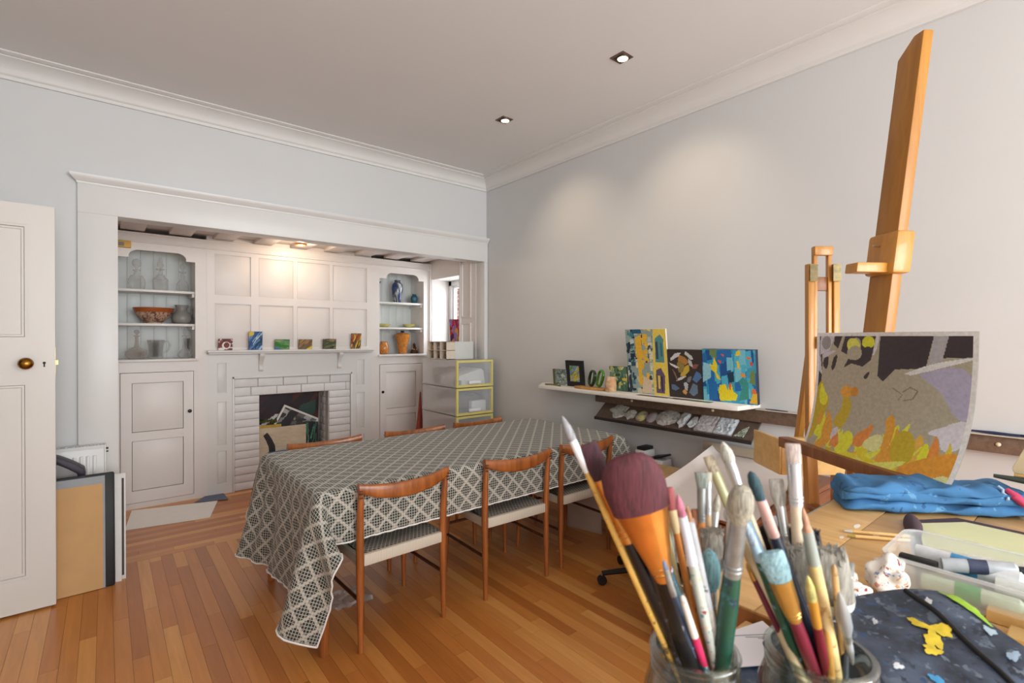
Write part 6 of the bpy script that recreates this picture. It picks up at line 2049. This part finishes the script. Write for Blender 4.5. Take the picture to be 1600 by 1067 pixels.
def jar(label, c, zr, rr_, rb_):
    z0 = .972
    h = zr - z0
    t = thing('glass_jar', label, 'jar', (c[0], c[1], z0), group='jars of brushes')
    prof_ = [(rb_ * .86, 0), (rb_ * .97, .006), (rb_, .02), (rb_, h * .62), (rb_ * .97, h * .74), (rr_ * 1.02, h * .87), (rr_ * .98, h * .90), (rr_ * .98, h)]
    inner = [(r - .003, z) for r, z in reversed(prof_)]
    inner[-1] = (rb_ * .8, .006)
    part(MB().lathe(prof_ + inner, n=40), 'glass', M_JAR, t, smooth=60)
    tr = MB()
    for z, r_ in ((h - .003, .0032), (h - .013, .0024), (h - .021, .0022)):
        tr2 = MB().tube([(rr_ * math.cos(2 * PI * k / 40), rr_ * math.sin(2 * PI * k / 40), z) for k in range(41)], r_, 8, cap=False)
        part(tr2, 'thread', M_JAR, t, smooth=60)
    return t


jar('glass jar of brushes on the left, holding the big maroon mop brush', (.460, .269), 1.139, .041, .050)
jar('glass jar of brushes on the right, holding the wide grey badger brush', (.562, .190), 1.134, .048, .058)

SLV = pm('ferrule_silver', (206, 208, 210), .28, .85, var=.08)
GLD = pm('ferrule_gold', (206, 164, 92), .28, .8, var=.12)
COP = pm('ferrule_copper', (206, 140, 70), .22, .8, var=.2, scale=30)
DUL = pm('ferrule_dull', (150, 150, 148), .4, .6, var=.2, scale=60)
BK = pm('handle_black', (24, 24, 28), .25, var=.2)


def hm(n, c, spots=None, r=.35):
    return speckled('handle_' + n, c, spots, r, 90, .45) if spots else pm('handle_' + n, c, r, var=.12, scale=40)


def bristle(n, c, tipc=None):
    m, nt, b = newmat('bristle_' + n)
    vec = coords(nt, 'Object', (520, 520, 34))
    f = noise(nt, vec, 1.0, 4, .6, .3)
    f = mth(nt, 'ADD', mth(nt, 'MULTIPLY', f, .62), mth(nt, 'MULTIPLY', noise(nt, coords(nt, 'Object', (130, 130, 16)), 1.0, 2), .38))
    c0 = lin(c)
    col = ramp(nt, f, [(.36, tuple(x * .40 for x in c0[:3]) + (1,)), (.62, tuple(min(1, x * 1.12) for x in c0[:3]) + (1,))])
    nt.links.new(col, b.inputs['Base Color'])
    b.inputs['Roughness'].default_value = .75
    bumpn(nt, b, f, .5, .002)
    return m


def brush(label, tip, end, tb, tf, hw, fw_, hd, kind, bm_, fm_, hm_):
    """kind: round, flat, mop, block, wide, fan"""
    T, E = Vector(tip), Vector(end)
    L = (E - T).length
    t = thing('paint_brush', label, 'paint brush', tuple(E), group='brushes in the jars')
    d = (E - T).normalized()
    # width axis roughly facing the viewer
    view = (T - Vector((0, 0, 1.45))).normalized()
    wx = d.cross(view).normalized()
    th = wx.cross(d)

    def pt(s):
        return T + (E - T) * s

    def tubef(secs, n=14):
        vs = []
        for (s, a, b) in secs:
            c = pt(s)
            for k in range(n):
                q = 2 * PI * k / n
                vs.append(c + wx * (a * math.cos(q)) + th * (b * math.sin(q)))
        fs = [(i * n + k, i * n + (k + 1) % n, (i + 1) * n + (k + 1) % n, (i + 1) * n + k) for i in range(len(secs) - 1) for k in range(n)]
        return MB().add(vs, fs + [tuple(range(n)), tuple((len(secs) - 1) * n + k for k in range(n))])

    h, f, r = hw / 2, fw_ / 2, hd / 2
    flat = kind in ('flat', 'block', 'wide', 'fan', 'mopflat')
    # bristles
    if kind == 'round':
        secs = [(0, h * .12, h * .12), (tb * .15, h * .5, h * .5), (tb * .5, h * .95, h * .95), (tb * .8, h, h), (tb * 1.02, f * .95, f * .95)]
    elif kind == 'mop':
        secs = [(0, h * .2, h * .2), (tb * .1, h * .66, h * .66), (tb * .35, h * .97, h * .97), (tb * .6, h, h), (tb * .85, h * .85, h * .85), (tb * 1.02, f * .95, f * .95)]
    elif kind == 'mopflat':
        secs = [(0, h * .32, .003), (tb * .05, h * .58, .006), (tb * .16, h * .80, .009), (tb * .34, h * .94, .011), (tb * .6, h, .012), (tb * 1.02, h * .92, .012)]
    elif kind == 'fan':
        secs = [(0, h, .0015), (tb * .4, h * .9, .003), (tb * 1.02, f, f * .6)]
    elif kind == 'wide':
        secs = [(0, h * .9, .004), (tb * .12, h * .98, .007), (tb * .6, h, .010), (tb * 1.02, f, .010)]
    else:
        secs = [(0, h * .9, .0018), (tb * .1, h * .98, .003), (tb * .6, h, .0045), (tb * 1.02, f, min(f, .0055))]
    br_ = part(tubef(secs), 'bristles', bm_, t, True, smooth=50)
    if kind == 'wide':
        # loose hairs along the tip give a ragged edge
        rr2 = random.Random(int(tip[0] * 1e4))
        hb = MB()
        for k in range(170):
            a = rr2.uniform(-.95, .95) * h
            b0 = pt(tb * rr2.uniform(.1, .3)) + wx * a + th * rr2.uniform(-.007, .007)
            e0 = pt(-tb * rr2.uniform(-.03, .05)) + wx * (a + rr2.uniform(-.003, .003)) + th * rr2.uniform(-.008, .008)
            hb.tube([b0, e0], [.0011, .0005], 4)
        part(hb, 'loose_hairs', bm_, br_, True, kind='stuff')
    # ferrule
    if flat:
        ft = min(f, .0062 if kind not in ('wide', 'mopflat') else .0115)
        secs = [(tb, f, ft), (tb + (tf - tb) * .55, f * .92 if kind != 'mopflat' else f * .62, ft), (tf, max(r * 1.02, f * .5 if kind not in ('wide', 'mopflat') else r), r * 1.02)]
    else:
        secs = [(tb, f * .96, f * .96), (tb + (tf - tb) * .3, f, f), (tf, max(r * .95, f * .72), max(r * .95, f * .72))]
    fe = part(tubef(secs), 'ferrule', fm_, t, True, smooth=50)
    if tf - tb > .06 and fm_ in (SLV, GLD, COP, DUL):
        for q in (.80, .88):
            s = tb + (tf - tb) * q
            e = secs[-1][1] * 1.06 + (secs[-2][1] - secs[-1][1]) * (1 - q) * 1.6
            e2 = secs[-1][2] * 1.06 + (secs[-2][2] - secs[-1][2]) * (1 - q) * 1.6
            part(tubef([(s - .004, e * .98, e2 * .98), (s, e * 1.05, e2 * 1.05), (s + .004, e * .98, e2 * .98)], 12), 'crimp', fm_, fe, True)
    # handle swelling then tapering
    secs = [(tf, r * .92, r * .92), (tf + (1 - tf) * .18, r * 1.05, r * 1.05), (tf + (1 - tf) * .45, r, r), (tf + (1 - tf) * .9, r * .6, r * .6), (1, r * .35, r * .35)]
    part(tubef(secs), 'handle', hm_, t, True, smooth=50)
    return t


HB = bristle
BR = [
    ('long thin brush with silver grey tip and yellow handle leaning far left', (0.356, 0.354, 1.372), (0.485, 0.245, 0.998), 0.065, 0.151, 0.0092, 0.0084, 0.0071, 'round', HB('silver', (150, 148, 150)), pm('white_ferrule', (226, 226, 226), .3), hm('yellow', (214, 170, 84), [(226, 206, 40), (120, 90, 50)])),
    ('wide brush with a square maroon head and black handle', (0.374, 0.339, 1.343), (0.484, 0.239, 1.023), 0.106, 0.300, 0.0245, 0.0150, 0.0155, 'block', HB('maroon', (70, 30, 40)), COP, BK),
    ('biggest brush with a broad round maroon head, gold ferrule and black handle', (0.380, 0.295, 1.340), (0.489, 0.246, 0.997), 0.154, 0.360, 0.0600, 0.0520, 0.0158, 'mopflat', HB('maroon2', (92, 38, 46)), COP, BK),
    ('brush with a lilac ferrule and dark teal handle', (0.410, 0.283, 1.266), (0.491, 0.245, 1.038), 0.045, 0.188, 0.0070, 0.0072, 0.0093, 'round', HB('lilac', (190, 170, 196)), pm('lilac_ferrule', (196, 184, 206), .4), hm('teal', (40, 74, 84), [(150, 190, 200), (30, 40, 50)])),
    ('flat red tipped brush with a cream ferrule and orange handle', (0.438, 0.286, 1.300), (0.489, 0.250, 0.998), 0.071, 0.151, 0.0116, 0.0103, 0.0071, 'flat', HB('red', (170, 90, 90)), pm('cream_ferrule', (220, 196, 150), .4), hm('orange', (206, 130, 60))),
    ('pink tipped brush with a lilac white handle smeared teal and red', (0.410, 0.257, 1.306), (0.496, 0.256, 1.069), 0.090, 0.303, 0.0077, 0.0089, 0.0101, 'round', HB('pink', (196, 120, 140)), pm('pale_lilac', (206, 212, 224), .4), hm('smeared', (186, 190, 180), [(150, 60, 70), (80, 140, 140), (214, 190, 150)])),
    ('slim brush with a white splashed handle', (0.421, 0.254, 1.294), (0.496, 0.254, 1.090), 0.073, 0.542, 0.0048, 0.0078, 0.0084, 'round', HB('tan', (190, 140, 100)), hm('white_splash', (180, 182, 186), [(90, 90, 96), (140, 140, 146)]), hm('white_splash2', (190, 186, 178), [(90, 90, 96), (150, 130, 120)])),
    ('grey green fan brush with a dull ferrule and orange handle', (0.493, 0.280, 1.307), (0.469, 0.267, 0.998), 0.051, 0.165, 0.0150, 0.0096, 0.0089, 'fan', HB('grey_green', (160, 166, 156)), DUL, hm('orange2', (214, 140, 80))),
    ('thin brush with a bright silver ferrule and peach handle', (0.508, 0.281, 1.305), (0.471, 0.262, 0.997), 0.033, 0.143, 0.0077, 0.0077, 0.0077, 'flat', HB('cream1', (206, 196, 176)), SLV, hm('peach', (226, 190, 150))),
    ('large grey mop brush with a silver ferrule and thick green handle', (0.447, 0.214, 1.317), (0.499, 0.271, 1.019), 0.121, 0.310, 0.0235, 0.0151, 0.0174, 'mop', HB('grey_mop', (176, 168, 150)), DUL, hm('green', (30, 76, 60), [(50, 100, 110), (40, 50, 70)])),
    ('broad brown white badger brush half hidden behind the green handle', (0.491, 0.268, 1.251), (0.486, 0.248, 0.997), 0.108, 0.190, 0.0242, 0.0200, 0.0101, 'wide', HB('badger1', (180, 172, 160)), DUL, hm('wood1', (190, 150, 100))),
    ('brush with a fat light blue head', (0.470, 0.259, 1.238), (0.497, 0.257, 1.016), 0.193, 0.278, 0.0194, 0.0090, 0.0071, 'mop', HB('light_blue', (140, 190, 200)), SLV, hm('brown', (120, 90, 70))),
    ('black handled brush standing low behind the maroon brushes', (0.446, 0.305, 1.228), (0.462, 0.264, 0.998), 0.034, 0.084, 0.0094, 0.0107, 0.0161, 'round', HB('dark', (50, 44, 44)), BK, BK),
    ('short brush with a white ferrule and pink handle', (0.413, 0.254, 1.212), (0.498, 0.263, 1.057), 0.046, 0.319, 0.0060, 0.0062, 0.0077, 'round', HB('white1', (220, 214, 206)), pm('white_ferrule2', (222, 216, 206), .4), hm('hot_pink', (206, 50, 96))),
    ('cream handled brush behind the big maroon head', (0.449, 0.303, 1.278), (0.477, 0.247, 0.998), 0.080, 0.240, 0.0094, 0.0087, 0.0081, 'flat', HB('cream2', (222, 206, 160)), pm('cream_ferrule3', (226, 212, 160), .4), hm('cream_wood', (222, 200, 150))),
    ('small brush with a ragged white tuft', (0.497, 0.250, 1.278), (0.487, 0.267, 0.997), 0.058, 0.140, 0.0125, 0.0059, 0.0053, 'mop', HB('white2', (206, 200, 196)), SLV, hm('grey_handle', (160, 160, 160))),
    ('cream flat brush with a yellowed ferrule leaning left from the right jar', (0.531, 0.294, 1.317), (0.550, 0.151, 0.997), 0.055, 0.166, 0.0124, 0.0117, 0.0109, 'flat', HB('cream3', (222, 208, 180)), pm('yellowed_ferrule', (206, 204, 160), .35, .3), hm('wood2', (206, 180, 140))),
    ('tall white round brush with a silver ferrule leaning left from the right jar', (0.533, 0.278, 1.335), (0.572, 0.167, 0.997), 0.064, 0.155, 0.0136, 0.0122, 0.0100, 'round', HB('white3', (220, 214, 200)), SLV, hm('wood3', (200, 180, 150))),
    ('brush with a dark teal pointed head, pink ferrule and navy handle', (0.511, 0.237, 1.314), (0.602, 0.168, 1.017), 0.096, 0.225, 0.0118, 0.0105, 0.0112, 'mop', HB('dark_teal', (52, 84, 92)), hm('pink_ferrule', (216, 170, 160), [(120, 96, 150), (230, 206, 190)]), hm('navy', (38, 48, 66))),
    ('pale grey flat brush with a pinkish silver ferrule at the back', (0.567, 0.235, 1.297), (0.567, 0.187, 0.998), 0.094, 0.209, 0.0154, 0.0105, 0.0084, 'flat', HB('pale_grey', (196, 190, 180)), SLV, hm('silver_handle', (196, 190, 190))),
    ('tall flat brush with pink based white bristles, long silver ferrule and pale wooden handle', (0.569, 0.219, 1.338), (0.566, 0.196, 0.997), 0.061, 0.191, 0.0151, 0.0144, 0.0130, 'flat', HB('white_pink', (226, 206, 196)), SLV, hm('pale_wood', (224, 204, 176))),
    ('wide black haired brush behind the grey badger brush', (0.579, 0.226, 1.242), (0.562, 0.186, 0.997), 0.165, 0.229, 0.0588, 0.0560, 0.0154, 'wide', HB('black_hair', (40, 32, 34)), BK, BK),
    ('wide grey badger hair brush with a white bound ferrule', (0.559, 0.198, 1.236), (0.607, 0.184, 1.061), 0.329, 0.412, 0.0640, 0.0617, 0.0158, 'wide', HB('badger_grey', (160, 156, 146)), pm('white_binding', (224, 222, 218), .5, var=.1), BK),
    ('slender brush with a bent orange tip, grey ferrule and cream handle', (0.504, 0.185, 1.293), (0.606, 0.177, 1.036), 0.093, 0.230, 0.0060, 0.0102, 0.0120, 'round', HB('orange_tip', (214, 160, 130)), pm('grey_ferrule2', (170, 180, 176), .4, .3), hm('cream_yellow', (222, 196, 140), [(206, 210, 120), (190, 150, 100)])),
    ('flat light blue brush with a gold ferrule and dark red handle', (0.468, 0.199, 1.256), (0.607, 0.190, 1.032), 0.136, 0.342, 0.0233, 0.0205, 0.0128, 'flat', HB('blue_grey', (150, 186, 196)), GLD, hm('dark_red', (120, 36, 54))),
    ('brush with a white blue ferrule and dark green speckled handle', (0.473, 0.225, 1.277), (0.607, 0.191, 1.007), 0.096, 0.158, 0.0086, 0.0086, 0.0104, 'round', HB('white_blue', (190, 206, 220)), pm('blue_white', (170, 196, 216), .4), hm('dark_green', (30, 84, 66), [(120, 170, 190), (30, 46, 60)])),
    ('brush with a pale blue wooden handle tip pointing left', (0.516, 0.247, 1.269), (0.601, 0.166, 1.003), 0.031, 0.170, 0.0054, 0.0087, 0.0087, 'round', HB('blue2', (160, 196, 214)), pm('sky_ferrule', (156, 190, 212), .4), hm('dark_mix', (60, 60, 66))),
    ('short brush with yellow green bristles, ochre ferrule and dark red handle', (0.495, 0.177, 1.234), (0.607, 0.189, 1.037), 0.138, 0.305, 0.0080, 0.0088, 0.0088, 'round', HB('yellow_green', (206, 196, 120)), pm('ochre_ferrule', (206, 150, 60), .35, .3), hm('dark_red2', (120, 30, 46))),
    ('short silver grey knife shaped brush at the right of the right jar', (0.517, 0.159, 1.219), (0.604, 0.173, 1.110), 0.544, 0.665, 0.0128, 0.0082, 0.0070, 'round', pm('knife_grey', (176, 180, 184), .35, .4, var=.15), DUL, hm('grey3', (170, 170, 172))),
    ('thin brush with a maroon handle and wooden tip at the left of the right jar', (0.497, 0.234, 1.225), (0.607, 0.196, 1.021), 0.043, 0.088, 0.0045, 0.0051, 0.0058, 'round', HB('ochre_tip', (196, 150, 80)), GLD, hm('maroon_handle', (110, 36, 60))),
    ('thin twisted wooden handle standing beside the badger brush', (0.551, 0.174, 1.230), (0.606, 0.179, 1.075), 0.079, 0.135, 0.0056, 0.0056, 0.0063, 'round', HB('wood_tip', (206, 170, 120)), hm('twist_wood', (206, 170, 120)), hm('twist_wood2', (206, 166, 116), [(150, 110, 70)])),
    ('thin olive brush just right of the big maroon head', (0.466, 0.302, 1.261), (0.453, 0.259, 0.997), 0.075, 0.161, 0.0068, 0.0068, 0.0062, 'flat', HB('olive_b', (150, 150, 120)), DUL, hm('olive_h', (120, 116, 80))),
    ('thin brush with a dull gold ferrule and grey handle behind the pink tipped one', (0.487, 0.285, 1.268), (0.483, 0.249, 0.997), 0.070, 0.171, 0.0075, 0.0068, 0.0068, 'flat', HB('rust', (170, 110, 80)), GLD, hm('grey_smear', (150, 150, 150), [(200, 200, 204), (90, 80, 90)])),
    ('brown black brush handle between the two thick black ones', (0.411, 0.295, 1.252), (0.476, 0.254, 0.997), 0.025, 0.095, 0.0057, 0.0076, 0.0095, 'round', HB('brownish', (90, 70, 60)), DUL, hm('brown_black', (46, 34, 30), [(90, 96, 110)])),
    ('thin brush with an ivory tuft and pale handle behind the grey mop brush', (0.525, 0.279, 1.278), (0.440, 0.265, 0.997), 0.066, 0.181, 0.0085, 0.0078, 0.0071, 'round', HB('ivory', (214, 206, 186)), SLV, hm('ivory_h', (206, 190, 160))),
    ('short slate blue brush in front of the black handles', (0.408, 0.272, 1.243), (0.493, 0.249, 1.003), 0.049, 0.164, 0.0055, 0.0067, 0.0073, 'round', HB('slate_b', (110, 120, 140)), DUL, hm('slate_h', (50, 62, 84), [(160, 170, 190)])),
    ('thin brush with a rosy wooden handle behind the navy one', (0.555, 0.245, 1.266), (0.583, 0.168, 0.997), 0.049, 0.141, 0.0070, 0.0077, 0.0070, 'round', HB('rosy', (180, 150, 140)), DUL, hm('rosy_h', (176, 120, 96), [(220, 190, 170)])),
    ('off white stubby brush leaning left behind the light blue one', (0.555, 0.274, 1.270), (0.543, 0.150, 0.998), 0.056, 0.161, 0.0095, 0.0088, 0.0073, 'mop', HB('offwhite', (206, 200, 186)), SLV, hm('olive_wood', (150, 140, 100))),
    ('pewter flat brush deep among the brushes of the right jar', (0.587, 0.248, 1.248), (0.563, 0.149, 0.998), 0.060, 0.160, 0.0102, 0.0088, 0.0066, 'flat', HB('pewter', (140, 140, 140)), DUL, hm('pewter_h', (120, 118, 116))),
    ('thin ochre brush before the badger hair', (0.539, 0.185, 1.238), (0.583, 0.173, 0.997), 0.066, 0.181, 0.0056, 0.0063, 0.0069, 'round', HB('ochre_b', (190, 150, 80)), GLD, hm('ochre_h', (190, 140, 70))),
    ('small grey brush at the far right edge of the right jar', (0.616, 0.179, 1.211), (0.547, 0.168, 0.997), 0.061, 0.146, 0.0082, 0.0075, 0.0069, 'flat', HB('ash', (150, 150, 146)), SLV, hm('ash_h', (60, 64, 72))),
]
for b_ in BR:
    brush(*b_)
